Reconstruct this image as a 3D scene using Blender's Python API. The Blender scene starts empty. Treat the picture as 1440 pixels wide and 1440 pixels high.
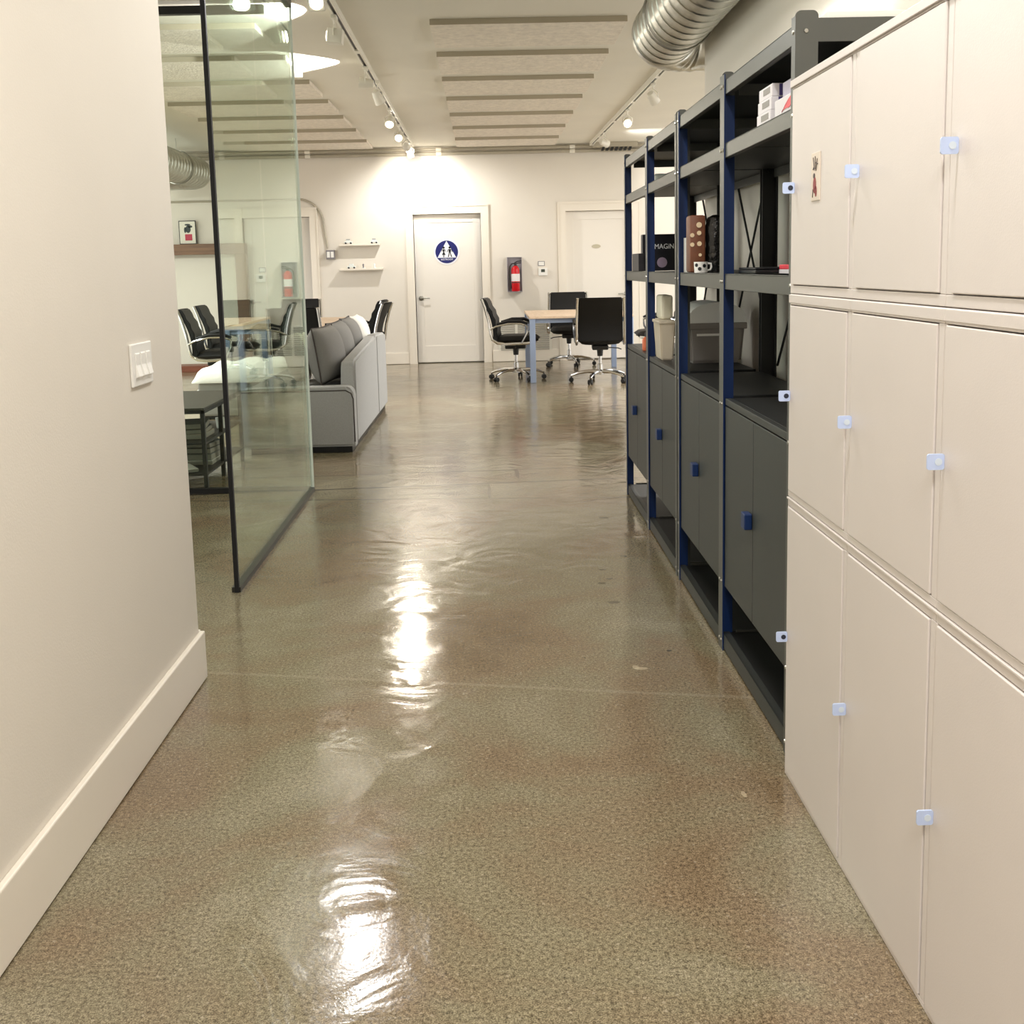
import bpy, bmesh, math, random
from mathutils import Vector, Matrix
random.seed(7)
R = math.radians
S = bpy.context.scene
COL = S.collection

# ------------------------------------------------------------------ camera
cam_data = bpy.data.cameras.new('camera')
cam = bpy.data.objects.new('camera', cam_data)
COL.objects.link(cam)
cam_data.sensor_width = 36.0
cam_data.lens = 1525.9957 / 1440 * 36.0
cam_data.shift_y = -(720 - 583.8241) / 1440
cam_data.clip_start = 0.05
_r = Vector((0.99952025, -0.02083718, -0.02291488))
_u = Vector((0.02552529, 0.13513876, 0.99049784))
_f = Vector((0.01754249, 0.99060756, -0.1356058))
m = Matrix((_r, _u, -_f)).transposed().to_4x4()
m.translation = Vector((0, 0, 1.3029))
cam.matrix_world = m
S.camera = cam

# ------------------------------------------------------------------ world and exposure
w = bpy.data.worlds.new('world')
S.world = w
w.use_nodes = True
w.node_tree.nodes['Background'].inputs[0].default_value = (1.0, 0.97, 0.92, 1)
w.node_tree.nodes['Background'].inputs[1].default_value = 1.9
vs = S.view_settings
vs.view_transform = 'Standard'
vs.look = 'None'
vs.gamma = 1
vs.use_curve_mapping = False
vs.exposure = 0.10

WARM = (1.0, 0.91, 0.76)
NEUT = (1.0, 0.985, 0.965)

def area(name, loc, sx, sy, power, color=NEUT, rot=(0, 0, 0)):
    d = bpy.data.lights.new(name, 'AREA')
    d.shape = 'RECTANGLE'; d.size = sx; d.size_y = sy; d.energy = power; d.color = color
    o = bpy.data.objects.new(name, d); COL.objects.link(o)
    o.location = loc; o.rotation_euler = rot
    return o

def spot(name, loc, target, power, angle=60, blend=0.5, radius=0.04, color=NEUT, parent=None):
    d = bpy.data.lights.new(name, 'SPOT')
    d.energy = power; d.spot_size = R(angle); d.spot_blend = blend; d.shadow_soft_size = radius; d.color = color
    o = bpy.data.objects.new(name, d); COL.objects.link(o)
    o.rotation_euler = (Vector(target) - Vector(loc)).to_track_quat('-Z', 'Y').to_euler()
    o.location = loc
    if parent is not None:
        o.parent = parent
        o.location = Vector(loc) - parent.location
    return o

# unseen corridor lights without fixtures: first inferred from tab shadows, others added fill
area('unseen_corridor_light', (0.28, 1.55, 2.88), 0.12, 0.12, 25)
area('unseen_corridor_light', (0.10, -0.9, 2.88), 0.9, 0.9, 78)
area('unseen_corridor_light', (0.05, 3.6, 2.88), 0.5, 0.5, 22)
# added fill lights, no fixtures, over the left living area and right office
area('living_fill', (-4.5, 9.6, 2.88), 1.2, 1.2, 320)
area('meeting_fill', (2.9, 11.0, 2.88), 1.0, 1.0, 150)

# ------------------------------------------------------------------ materials
def lin(c):
    return tuple(((v / 255) / 12.92 if v / 255 <= 0.04045 else ((v / 255 + 0.055) / 1.055) ** 2.4) for v in c)

def mat(name, rgb, rough=0.5, metal=0.0, noise=0.0, nscale=20.0, bump=0.0, bscale=60.0, spec=0.5, emit=None, estr=0.0, coat=0.0):
    M = bpy.data.materials.new(name); M.use_nodes = True
    nt = M.node_tree; b = nt.nodes['Principled BSDF']
    c = lin(rgb)
    b.inputs['Base Color'].default_value = (*c, 1)
    b.inputs['Roughness'].default_value = rough
    b.inputs['Metallic'].default_value = metal
    b.inputs['Specular IOR Level'].default_value = spec
    b.inputs['Coat Weight'].default_value = coat
    if emit:
        b.inputs['Emission Color'].default_value = (*emit, 1); b.inputs['Emission Strength'].default_value = estr
    if noise or bump:
        g = nt.nodes.new('ShaderNodeNewGeometry')
    if noise:
        n = nt.nodes.new('ShaderNodeTexNoise'); n.inputs['Scale'].default_value = nscale; n.inputs['Detail'].default_value = 4
        nt.links.new(g.outputs['Position'], n.inputs['Vector'])
        r = nt.nodes.new('ShaderNodeValToRGB')
        r.color_ramp.elements[0].position = 0.3; r.color_ramp.elements[1].position = 0.7
        r.color_ramp.elements[0].color = (*[v * (1 - noise) for v in c], 1)
        r.color_ramp.elements[1].color = (*[min(1, v * (1 + noise)) for v in c], 1)
        nt.links.new(n.outputs['Fac'], r.inputs['Fac'])
        nt.links.new(r.outputs['Color'], b.inputs['Base Color'])
    if bump:
        n2 = nt.nodes.new('ShaderNodeTexNoise'); n2.inputs['Scale'].default_value = bscale; n2.inputs['Detail'].default_value = 3
        nt.links.new(g.outputs['Position'], n2.inputs['Vector'])
        bp = nt.nodes.new('ShaderNodeBump'); bp.inputs['Strength'].default_value = bump; bp.inputs['Distance'].default_value = 0.01
        nt.links.new(n2.outputs['Fac'], bp.inputs['Height'])
        nt.links.new(bp.outputs['Normal'], b.inputs['Normal'])
    return M

FLOOR_MARKS = [(0.565, 5.50, 0.026, 0.014, 0.7, (70, 60, 46)), (0.569, 4.745, 0.016, 0.014, 0.7, (70, 60, 46)), (0.457, 4.536, 0.015, 0.014, 0.7, (70, 60, 46)),
               (0.431, 4.337, 0.017, 0.012, 0.7, (70, 60, 46)), (0.472, 4.395, 0.013, 0.010, 0.7, (70, 60, 46)), (0.451, 4.076, 0.024, 0.016, 0.75, (70, 60, 46)),
               (0.463, 3.373, 0.024, 0.012, 0.5, (206, 190, 160)), (0.447, 3.385, 0.012, 0.018, 0.5, (206, 190, 160)), (0.593, 2.514, 0.006, 0.016, 0.5, (204, 188, 158)), (0.58, 3.528, 0.009, 0.010, 0.8, (66, 56, 44)),
               (0.143, 6.78, 0.014, 0.16, 0.8, (80, 70, 56)), (-0.033, 6.25, 0.010, 0.2, 0.7, (86, 76, 60))]

def floor_material():
    M = bpy.data.materials.new('polished_concrete'); M.use_nodes = True
    nt = M.node_tree; N = nt.nodes; L = nt.links; b = N['Principled BSDF']
    g = N.new('ShaderNodeNewGeometry')
    def noise(scale, detail=4, rough=0.5, dist=0.0):
        n = N.new('ShaderNodeTexNoise'); n.inputs['Scale'].default_value = scale; n.inputs['Detail'].default_value = detail
        n.inputs['Roughness'].default_value = rough; n.inputs['Distortion'].default_value = dist
        L.new(g.outputs['Position'], n.inputs['Vector']); return n.outputs['Fac']
    def ramp(src, stops):
        r = N.new('ShaderNodeValToRGB'); e = r.color_ramp.elements
        while len(e) < len(stops): e.new(0.5)
        for k, (p, c) in enumerate(stops):
            e[k].position = p; e[k].color = (*lin(c), 1)
        L.new(src, r.inputs['Fac']); return r.outputs['Color']
    def mix(kind, fac, a, c):
        x = N.new('ShaderNodeMix'); x.data_type = 'RGBA'; x.blend_type = kind
        if isinstance(fac, float): x.inputs[0].default_value = fac
        else: L.new(fac, x.inputs[0])
        L.new(a, x.inputs[6])
        if isinstance(c, tuple): x.inputs[7].default_value = (*c, 1)
        else: L.new(c, x.inputs[7])
        return x.outputs[2]
    def math_(op, a, c=None, d=None):
        x = N.new('ShaderNodeMath'); x.operation = op
        for k, v in enumerate((a, c, d)):
            if v is None: continue
            if isinstance(v, (int, float)): x.inputs[k].default_value = v
            else: L.new(v, x.inputs[k])
        return x.outputs[0]
    base = ramp(noise(1.5, 6, 0.6, 0.6), [(0.28, FLOOR_A), (0.42, (172, 151, 121)), (0.55, FLOOR_B), (0.72, FLOOR_C)])
    speck = ramp(noise(110, 5, 0.75), [(0.32, (118, 112, 106)), (0.46, (205, 203, 200)), (0.60, (250, 250, 250)), (0.75, (255, 255, 255))])
    col = mix('MULTIPLY', 1.0, base, speck)
    fine = ramp(noise(330, 2, 0.6), [(0.38, (120, 114, 108)), (0.5, (218, 214, 210)), (0.62, (255, 255, 255))])
    col = mix('MULTIPLY', 0.75, col, fine)
    # pale aggregate chips
    v = N.new('ShaderNodeTexVoronoi'); v.inputs['Scale'].default_value = 42
    L.new(g.outputs['Position'], v.inputs['Vector'])
    chip = math_('LESS_THAN', v.outputs['Distance'], 0.13)
    col = mix('MIX', math_('MULTIPLY', chip, 0.35), col, lin((196, 184, 162)))
    # saw-cut joints and cracks across the slab
    sep = N.new('ShaderNodeSeparateXYZ'); L.new(g.outputs['Position'], sep.inputs[0])
    wob = math_('MULTIPLY', math_('SUBTRACT', noise(6, 3), 0.5), 0.012)
    def joint(y0, slope, half, dark):
        nonlocal col
        d = math_('ABSOLUTE', math_('ADD', math_('SUBTRACT', sep.outputs[1], math_('MULTIPLY_ADD', sep.outputs[0], slope, y0)), wob))
        hit = math_('MULTIPLY', math_('LESS_THAN', d, half), dark[0])
        col = mix('MIX', hit, col, lin(dark[1]))
    joint(6.49, 0.062, 0.014, (0.9, (66, 58, 46)))
    joint(6.91, 0.042, 0.011, (0.8, (84, 76, 62)))
    joint(6.05, -0.084, 0.009, (0.7, (92, 82, 66)))
    joint(3.26, -0.2, 0.010, (0.22, (176, 164, 142)))
    joint(10.4, 0.0, 0.01, (0.5, (96, 86, 70)))
    # chips, pits and short cracks in the slab
    for (px, py, rx, ry, amt, cc) in FLOOR_MARKS:
        dx = math_('DIVIDE', math_('SUBTRACT', math_('ADD', sep.outputs[0], math_('MULTIPLY', wob, 2.0)), px), rx)
        dy = math_('DIVIDE', math_('SUBTRACT', sep.outputs[1], py), ry)
        rd = math_('ADD', math_('MULTIPLY', dx, dx), math_('MULTIPLY', dy, dy))
        col = mix('MIX', math_('MULTIPLY', math_('LESS_THAN', rd, 1.0), amt), col, lin(cc))
    L.new(col, b.inputs['Base Color'])
    rr = N.new('ShaderNodeMapRange'); rr.inputs['To Min'].default_value = 0.08; rr.inputs['To Max'].default_value = 0.2
    rr.inputs['From Min'].default_value = 0.3; rr.inputs['From Max'].default_value = 0.7
    L.new(noise(2.3, 4, 0.6, 1.5), rr.inputs['Value']); L.new(rr.outputs['Result'], b.inputs['Roughness'])
    b.inputs['Specular IOR Level'].default_value = 0.72
    bp = N.new('ShaderNodeBump'); bp.inputs['Strength'].default_value = 0.17; bp.inputs['Distance'].default_value = 0.02
    L.new(noise(3.6, 3, 0.45, 1.8), bp.inputs['Height'])
    bp2 = N.new('ShaderNodeBump'); bp2.inputs['Strength'].default_value = 0.045; bp2.inputs['Distance'].default_value = 0.004
    L.new(noise(140, 3), bp2.inputs['Height']); L.new(bp.outputs['Normal'], bp2.inputs['Normal'])
    L.new(bp2.outputs['Normal'], b.inputs['Normal'])
    return M

FLOOR_A, FLOOR_B, FLOOR_C = (144, 123, 95), (174, 164, 134), (200, 191, 164)

def glass_material():
    M = bpy.data.materials.new('green_tinted_glass'); M.use_nodes = True
    nt = M.node_tree; N = nt.nodes; L = nt.links
    N.remove(N['Principled BSDF'])
    t = N.new('ShaderNodeBsdfTransparent'); t.inputs[0].default_value = (0.93, 0.97, 0.94, 1)
    gl = N.new('ShaderNodeBsdfGlossy'); gl.inputs['Roughness'].default_value = 0.0; gl.inputs['Color'].default_value = (0.93, 1.0, 0.95, 1)
    lw = N.new('ShaderNodeLayerWeight'); lw.inputs[0].default_value = 0.5
    p = N.new('ShaderNodeMath'); p.operation = 'POWER'; p.inputs[1].default_value = 5
    L.new(lw.outputs['Facing'], p.inputs[0])
    ma = N.new('ShaderNodeMath'); ma.operation = 'MULTIPLY_ADD'; ma.inputs[1].default_value = 0.96; ma.inputs[2].default_value = 0.04
    L.new(p.outputs[0], ma.inputs[0])
    mx = N.new('ShaderNodeMixShader')
    L.new(ma.outputs[0], mx.inputs[0]); L.new(t.outputs[0], mx.inputs[1]); L.new(gl.outputs[0], mx.inputs[2])
    L.new(mx.outputs[0], N['Material Output'].inputs[0])
    return M

def stripes_material(name, rgb_a, rgb_b, scale, axis, rough=0.6, bump=0.3):
    M = mat(name, rgb_a, rough); nt = M.node_tree; b = nt.nodes['Principled BSDF']
    g = nt.nodes.new('ShaderNodeNewGeometry'); wv = nt.nodes.new('ShaderNodeTexWave')
    wv.bands_direction = axis; wv.inputs['Scale'].default_value = scale; wv.inputs['Distortion'].default_value = 0.3
    nt.links.new(g.outputs['Position'], wv.inputs['Vector'])
    r = nt.nodes.new('ShaderNodeValToRGB')
    r.color_ramp.elements[0].color = (*lin(rgb_a), 1); r.color_ramp.elements[1].color = (*lin(rgb_b), 1)
    nt.links.new(wv.outputs['Fac'], r.inputs['Fac']); nt.links.new(r.outputs['Color'], b.inputs['Base Color'])
    bp = nt.nodes.new('ShaderNodeBump'); bp.inputs['Strength'].default_value = bump; bp.inputs['Distance'].default_value = 0.01
    nt.links.new(wv.outputs['Fac'], bp.inputs['Height']); nt.links.new(bp.outputs['Normal'], b.inputs['Normal'])
    return M

def wood_material(name, a, c, scale=6, axis='X', rough=0.45):
    M = mat(name, a, rough); nt = M.node_tree; b = nt.nodes['Principled BSDF']
    g = nt.nodes.new('ShaderNodeNewGeometry'); mp = nt.nodes.new('ShaderNodeMapping')
    s = [18.0, 18.0, 18.0]; s['XYZ'.index(axis)] = 1.2
    mp.inputs['Scale'].default_value = s
    nt.links.new(g.outputs['Position'], mp.inputs['Vector'])
    n = nt.nodes.new('ShaderNodeTexNoise'); n.inputs['Scale'].default_value = scale / 3; n.inputs['Detail'].default_value = 6
    nt.links.new(mp.outputs['Vector'], n.inputs['Vector'])
    r = nt.nodes.new('ShaderNodeValToRGB'); r.color_ramp.elements[0].position = 0.3; r.color_ramp.elements[1].position = 0.7
    r.color_ramp.elements[0].color = (*lin(a), 1); r.color_ramp.elements[1].color = (*lin(c), 1)
    nt.links.new(n.outputs['Fac'], r.inputs['Fac']); nt.links.new(r.outputs['Color'], b.inputs['Base Color'])
    return M

WALL = mat('wall_paint', (229, 222, 210), 0.6, noise=0.012, nscale=3, bump=0.05, bscale=180)
CEIL = mat('ceiling_paint', (226, 222, 209), 0.75, noise=0.02, nscale=2, bump=0.05, bscale=120)
TRIM = mat('trim_paint', (238, 230, 216), 0.42)
DOORM = mat('door_paint', (240, 234, 224), 0.35)
FLOOR = floor_material()
GLASS = glass_material()
BLACK = mat('black_metal', (17, 17, 16), 0.4)
LOCK = mat('locker_enamel', (222, 214, 209), 0.42, noise=0.015, nscale=5, bump=0.04, bscale=350)
TAB = mat('pale_blue_tab', (196, 212, 246), 0.3)
DARKHOLE = mat('dark_hole', (40, 44, 60), 0.5)
RACK = mat('rack_grey_metal', (80, 81, 76), 0.40, metal=0.15, bump=0.03, bscale=400)
RACKD = mat('rack_dark_metal', (24, 25, 24), 0.5)
BLUE = mat('rack_blue_metal', (8, 42, 92), 0.45, metal=0.1)
CABD = mat('cabinet_grey_metal', (46, 48, 45), 0.48, noise=0.04, nscale=30, bump=0.04, bscale=300)
CHROME = mat('chrome', (225, 225, 225), 0.12, metal=1.0)
STEEL = mat('brushed_steel', (170, 168, 160), 0.3, metal=1.0)
LEATHER = mat('black_leather', (7, 7, 8), 0.5, bump=0.10, bscale=120, spec=0.35)
PLASTIC = mat('black_plastic', (20, 20, 20), 0.4)
GALV = mat('galvanised_metal', (200, 200, 192), 0.33, metal=1.0, noise=0.12, nscale=25, bump=0.02, bscale=30)
SOFAM = mat('grey_sofa_fabric', (166, 166, 164), 0.9, noise=0.10, nscale=260, bump=0.25, bscale=500)
SOFAC = mat('grey_cushion_fabric', (128, 126, 122), 0.9, noise=0.10, nscale=260, bump=0.25, bscale=500)
PIPING = mat('dark_piping', (66, 60, 56), 0.8)
WHITECL = mat('white_cloth', (236, 234, 226), 0.85, bump=0.3, bscale=30)
CREAM = mat('cream_fleece', (232, 228, 204), 0.95, bump=0.8, bscale=60)
WOODL = wood_material('pale_wood', (212, 186, 158), (226, 202, 176), 6, 'Y')
WOODB = wood_material('brown_wood', (104, 72, 48), (136, 98, 68), 6, 'X')
WOODR = wood_material('red_brown_wood', (98, 46, 26), (128, 66, 40), 6, 'X')
BLUELEG = mat('blue_grey_enamel', (146, 160, 186), 0.35)
WHITEP = mat('white_plastic', (240, 238, 232), 0.35)
WHITEM = mat('white_metal', (232, 228, 216), 0.4)
REDM = mat('red_enamel', (205, 24, 34), 0.25)
LABELW = mat('white_label', (236, 232, 230), 0.6)
GREYM = mat('grey_metal', (128, 124, 128), 0.45)
PANEL = mat('acoustic_panel_fibre', (228, 220, 206), 0.95, noise=0.10, nscale=22, bump=0.8, bscale=55)
PANELE = mat('acoustic_panel_edge', (178, 168, 148), 0.95)
PIPEM = mat('painted_pipe', (176, 168, 150), 0.4)
SIGNB = mat('sign_blue', (28, 34, 104), 0.4)
SIGNW = mat('sign_white', (245, 246, 250), 0.4)
SIGNK = mat('sign_black', (10, 14, 18), 0.5)
TABLEM = mat('dark_table_metal', (30, 30, 28), 0.45)
TABLET = mat('dark_table_top', (60, 58, 50), 0.45)
LENS = mat('lamp_lens', (255, 250, 235), 0.3, emit=(1.0, 0.92, 0.76), estr=9.0)
LENSOFF = mat('lamp_face', (150, 146, 136), 0.3)

# ------------------------------------------------------------------ mesh helpers
def finish(name, bm, mats, parent=None, smooth=False, angle=40):
    me = bpy.data.meshes.new(name)
    bmesh.ops.recalc_face_normals(bm, faces=bm.faces[:])
    if smooth:
        for f in bm.faces: f.smooth = True
        ca = R(angle)
        for e in bm.edges:
            if len(e.link_faces) == 2 and e.calc_face_angle(0) > ca: e.smooth = False
    bm.to_mesh(me); bm.free()
    for mm in (mats if isinstance(mats, (list, tuple)) else [mats]): me.materials.append(mm)
    o = bpy.data.objects.new(name, me); COL.objects.link(o)
    if parent is not None: o.parent = parent
    return o

def box(bm, x0, x1, y0, y1, z0, z1, bev=0.0, mi=0, seg=2):
    g = bmesh.ops.create_cube(bm, size=1.0)
    vs_ = g['verts']
    bmesh.ops.scale(bm, verts=vs_, vec=(x1 - x0, y1 - y0, z1 - z0))
    bmesh.ops.translate(bm, verts=vs_, vec=((x0 + x1) / 2, (y0 + y1) / 2, (z0 + z1) / 2))
    fs = set(f for v in vs_ for f in v.link_faces)
    for f in fs: f.material_index = mi
    if bev > 0:
        es = list(set(e for v in vs_ for e in v.link_edges))
        r_ = bmesh.ops.bevel(bm, geom=es, offset=bev, segments=seg, affect='EDGES', profile=0.5)
        for f in r_['faces']: f.material_index = mi
    return vs_

def tube(bm, pts, r, n=10, caps=True, mi=0, closed=False):
    P = [Vector(p) for p in pts]
    rad = r if isinstance(r, (list, tuple)) else [r] * len(P)
    T = []
    for i in range(len(P)):
        if closed: t = P[(i + 1) % len(P)] - P[i - 1]
        elif i == 0: t = P[1] - P[0]
        elif i == len(P) - 1: t = P[-1] - P[-2]
        else: t = (P[i + 1] - P[i]).normalized() + (P[i] - P[i - 1]).normalized()
        T.append(t.normalized())
    a = Vector((0, 0, 1)) if abs(T[0].z) < 0.9 else Vector((1, 0, 0))
    nrm = (a - T[0] * a.dot(T[0])).normalized()
    rings = []
    for i in range(len(P)):
        nrm = (nrm - T[i] * nrm.dot(T[i])).normalized()
        bn = T[i].cross(nrm)
        rings.append([bm.verts.new(P[i] + (nrm * math.cos(2 * math.pi * k / n) + bn * math.sin(2 * math.pi * k / n)) * rad[i]) for k in range(n)])
    m_ = len(rings)
    for i in range(m_ if closed else m_ - 1):
        A, B = rings[i], rings[(i + 1) % m_]
        for k in range(n):
            f = bm.faces.new((A[k], A[(k + 1) % n], B[(k + 1) % n], B[k])); f.material_index = mi
    if caps and not closed:
        for rg in (rings[0][::-1], rings[-1]):
            f = bm.faces.new(rg); f.material_index = mi

def arc(c, r, a0, a1, n, plane='XZ'):
    out = []
    for k in range(n + 1):
        a = R(a0 + (a1 - a0) * k / n)
        u, v = r * math.cos(a), r * math.sin(a)
        d = {'XZ': (u, 0, v), 'YZ': (0, u, v), 'XY': (u, v, 0)}[plane]
        out.append((c[0] + d[0], c[1] + d[1], c[2] + d[2]))
    return out

def lathe(bm, prof, n=24, mtx=None, mi=0):
    mtx = mtx or Matrix()
    rings = []
    for r, z in prof:
        if r < 1e-6: rings.append([bm.verts.new(mtx @ Vector((0, 0, z)))])
        else: rings.append([bm.verts.new(mtx @ Vector((r * math.cos(2 * math.pi * k / n), r * math.sin(2 * math.pi * k / n), z))) for k in range(n)])
    for A, B in zip(rings, rings[1:]):
        for k in range(n):
            k2 = (k + 1) % n
            if len(A) == 1 and len(B) == 1: continue
            if len(A) == 1: f = bm.faces.new((A[0], B[k2], B[k]))
            elif len(B) == 1: f = bm.faces.new((A[k], A[k2], B[0]))
            else: f = bm.faces.new((A[k], A[k2], B[k2], B[k]))
            f.material_index = mi
    for rg, fl in ((rings[0], True), (rings[-1], False)):
        if len(rg) > 1:
            f = bm.faces.new(rg[::-1] if fl else rg); f.material_index = mi

def aim(p, d):
    return Matrix.Translation(Vector(p)) @ Vector(d).to_track_quat('Z', 'Y').to_matrix().to_4x4()

def prism(bm, poly, d0, d1, plane='XZ', mi=0):
    # polygon in a plane, extruded along the remaining axis from d0 to d1
    def P(u, v, d):
        return {'XZ': (u, d, v), 'YZ': (d, u, v), 'XY': (u, v, d)}[plane]
    a = [bm.verts.new(P(u, v, d0)) for u, v in poly]
    b = [bm.verts.new(P(u, v, d1)) for u, v in poly]
    fs = [bm.faces.new(a), bm.faces.new(b[::-1])]
    for k in range(len(poly)):
        k2 = (k + 1) % len(poly)
        fs.append(bm.faces.new((a[k], b[k], b[k2], a[k2])))
    for f in fs: f.material_index = mi

def rrect(x0, x1, z0, z1, r, n=5):
    p = []
    for cx, cz, a0 in ((x1 - r, z1 - r, 0), (x0 + r, z1 - r, 90), (x0 + r, z0 + r, 180), (x1 - r, z0 + r, 270)):
        for k in range(n + 1):
            a = R(a0 + 90 * k / n); p.append((cx + r * math.cos(a), cz + r * math.sin(a)))
    return p

def ellipse(cx, cz, rx, rz, n=20):
    return [(cx + rx * math.cos(2 * math.pi * k / n), cz + rz * math.sin(2 * math.pi * k / n)) for k in range(n)]

def pillow(bm, w, d, t, n=14, mtx=None, mi=0, power=2.4):
    # a stuffed cushion in XY, thickness along Z, centred on the origin
    mtx = mtx or Matrix()
    def h(u, v):
        return t / 2 * max(0, (1 - abs(u) ** power) * (1 - abs(v) ** power)) ** 0.5
    top = {}; bot = {}
    for i in range(n + 1):
        for j in range(n + 1):
            u, v = -1 + 2 * i / n, -1 + 2 * j / n
            pin = 1 - 0.05 * (1 - abs(u) ** 2) * abs(v) ** 3
            pin2 = 1 - 0.05 * (1 - abs(v) ** 2) * abs(u) ** 3
            x, y = u * w / 2 * pin2, v * d / 2 * pin
            top[i, j] = bm.verts.new(mtx @ Vector((x, y, h(u, v))))
            bot[i, j] = top[i, j] if i in (0, n) or j in (0, n) else bm.verts.new(mtx @ Vector((x, y, -h(u, v))))
    for i in range(n):
        for j in range(n):
            f = bm.faces.new((top[i, j], top[i + 1, j], top[i + 1, j + 1], top[i, j + 1])); f.material_index = mi
            q = (bot[i, j], bot[i, j + 1], bot[i + 1, j + 1], bot[i + 1, j])
            if len(set(q)) == 4 and set(q) != set((top[i, j], top[i + 1, j], top[i + 1, j + 1], top[i, j + 1])):
                f = bm.faces.new(q); f.material_index = mi

def BM(): return bmesh.new()

def one(name, mats, parent, fn, smooth=False, angle=40):
    bm = BM(); fn(bm); return finish(name, bm, mats, parent, smooth, angle)

def bx(name, m_, parent, x0, x1, y0, y1, z0, z1, bev=0.0):
    return one(name, m_, parent, lambda bm: box(bm, x0, x1, y0, y1, z0, z1, bev))

def tag(o, label, cat, group=None):
    o['label'] = label; o['category'] = cat
    if group: o['group'] = group
    return o

def struct(o, label=None):
    o['kind'] = 'structure'
    if label: o['label'] = label
    return o

def thing(name, label, cat, loc=(0, 0, 0), rz=0.0, group=None):
    o = bpy.data.objects.new(name, None); COL.objects.link(o)
    o.empty_display_size = 0.1
    o.location = loc; o.rotation_euler = (0, 0, rz)
    return tag(o, label, cat, group)

def dup(src, loc, rz=0.0, label=None, group=None, cat=None):
    r_ = src.copy(); COL.objects.link(r_)
    r_.location = loc; r_.rotation_euler = (0, 0, rz)
    if label: r_['label'] = label
    if group: r_['group'] = group
    def rec(a, b):
        for ch in list(a.children):
            if ch.type == 'LIGHT': continue
            c = ch.copy(); COL.objects.link(c); c.parent = b
            c.matrix_parent_inverse = ch.matrix_parent_inverse.copy()
            rec(ch, c)
    rec(src, r_)
    return r_

def text_mesh(name, body, size, m_, parent, loc, rot, extrude=0.0015, width=None):
    cu = bpy.data.curves.new(name, 'FONT'); cu.body = body; cu.size = size; cu.extrude = extrude
    cu.align_x = 'CENTER'; cu.align_y = 'CENTER'; cu.resolution_u = 3
    tmp = bpy.data.objects.new(name + '_tmp', cu); COL.objects.link(tmp)
    dg = bpy.context.evaluated_depsgraph_get()
    me = bpy.data.meshes.new_from_object(tmp.evaluated_get(dg))
    bpy.data.objects.remove(tmp); me.name = name
    me.materials.clear(); me.materials.append(m_)
    o = bpy.data.objects.new(name, me); COL.objects.link(o)
    o.parent = parent; o.location = loc; o.rotation_euler = rot
    if width:
        xs_ = [v.co.x for v in me.vertices]; k = width / (max(xs_) - min(xs_))
        for v in me.vertices: v.co.x *= k
    return o

# ------------------------------------------------------------------ the setting
CH = 2.92           # ceiling height
FY = 15.0           # far wall
XL = -0.966         # near left wall
XW = 1.20           # wall behind the lockers and shelves
struct(bx('floor', FLOOR, None, -6.2, 4.6, -3.0, 15.3, -0.12, 0.0))
struct(bx('ceiling', CEIL, None, -6.2, 4.6, -3.0, 15.3, CH, CH + 0.15))

def far_wall(bm):
    # wall with three recessed door openings
    ops = [(-3.33, -2.42), (-1.02, -0.10), (1.055, 1.965)]
    x = -6.2
    for a, b in ops:
        box(bm, x, a, FY, FY + 0.3, 0, CH)
        box(bm, a, b, FY, FY + 0.3, 2.035, CH)
        box(bm, a, b, FY + 0.12, FY + 0.3, 0, 2.035)
        x = b
    box(bm, x, 4.6, FY, FY + 0.3, 0, CH)
    bmesh.ops.remove_doubles(bm, verts=bm.verts[:], dist=1e-5)
struct(one('wall_far', WALL, None, far_wall))
struct(bx('wall_left', WALL, None, XL - 0.13, XL, -3.0, 3.39, 0, CH))
struct(bx('wall_right', WALL, None, XW, XW + 0.14, -3.0, 6.08, 0, CH))
struct(bx('wall_back', mat('dark_back_wall', (62, 58, 52), 0.8), None, -6.2, 1.34, -3.15, -3.0, 0, CH))  # unseen rear wall, coloured dark to keep glass reflections dim
struct(bx('wall_divider', WALL, None, XW + 0.14, 4.6, 5.9, 6.04, 0, CH))
# black trim on the end of the near left wall
struct(bx('trim_1', BLACK, None, XL - 0.13, XL - 0.012, 3.39, 3.402, 0.16, 2.80))

def baseboard(name, x0, x1, y0, y1, h=0.16):
    return struct(one(name, TRIM, None, lambda bm: box(bm, x0, x1, y0, y1, 0.004, h, 0.004)))
baseboard('baseboard_left', XL, XL + 0.017, -3.0, 3.405)
baseboard('baseboard_left_end', XL - 0.13, XL - 0.001, 3.403, 3.42)
for nm, a, b in (('baseboard_far', -2.30, -1.13), ('baseboard_far', 0.02, 0.945), ('baseboard_far', 2.08, 4.6)):
    baseboard(nm, a, b, FY - 0.016, FY)
baseboard('baseboard_right', XW - 0.014, XW, -3.0, 6.08)

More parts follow.
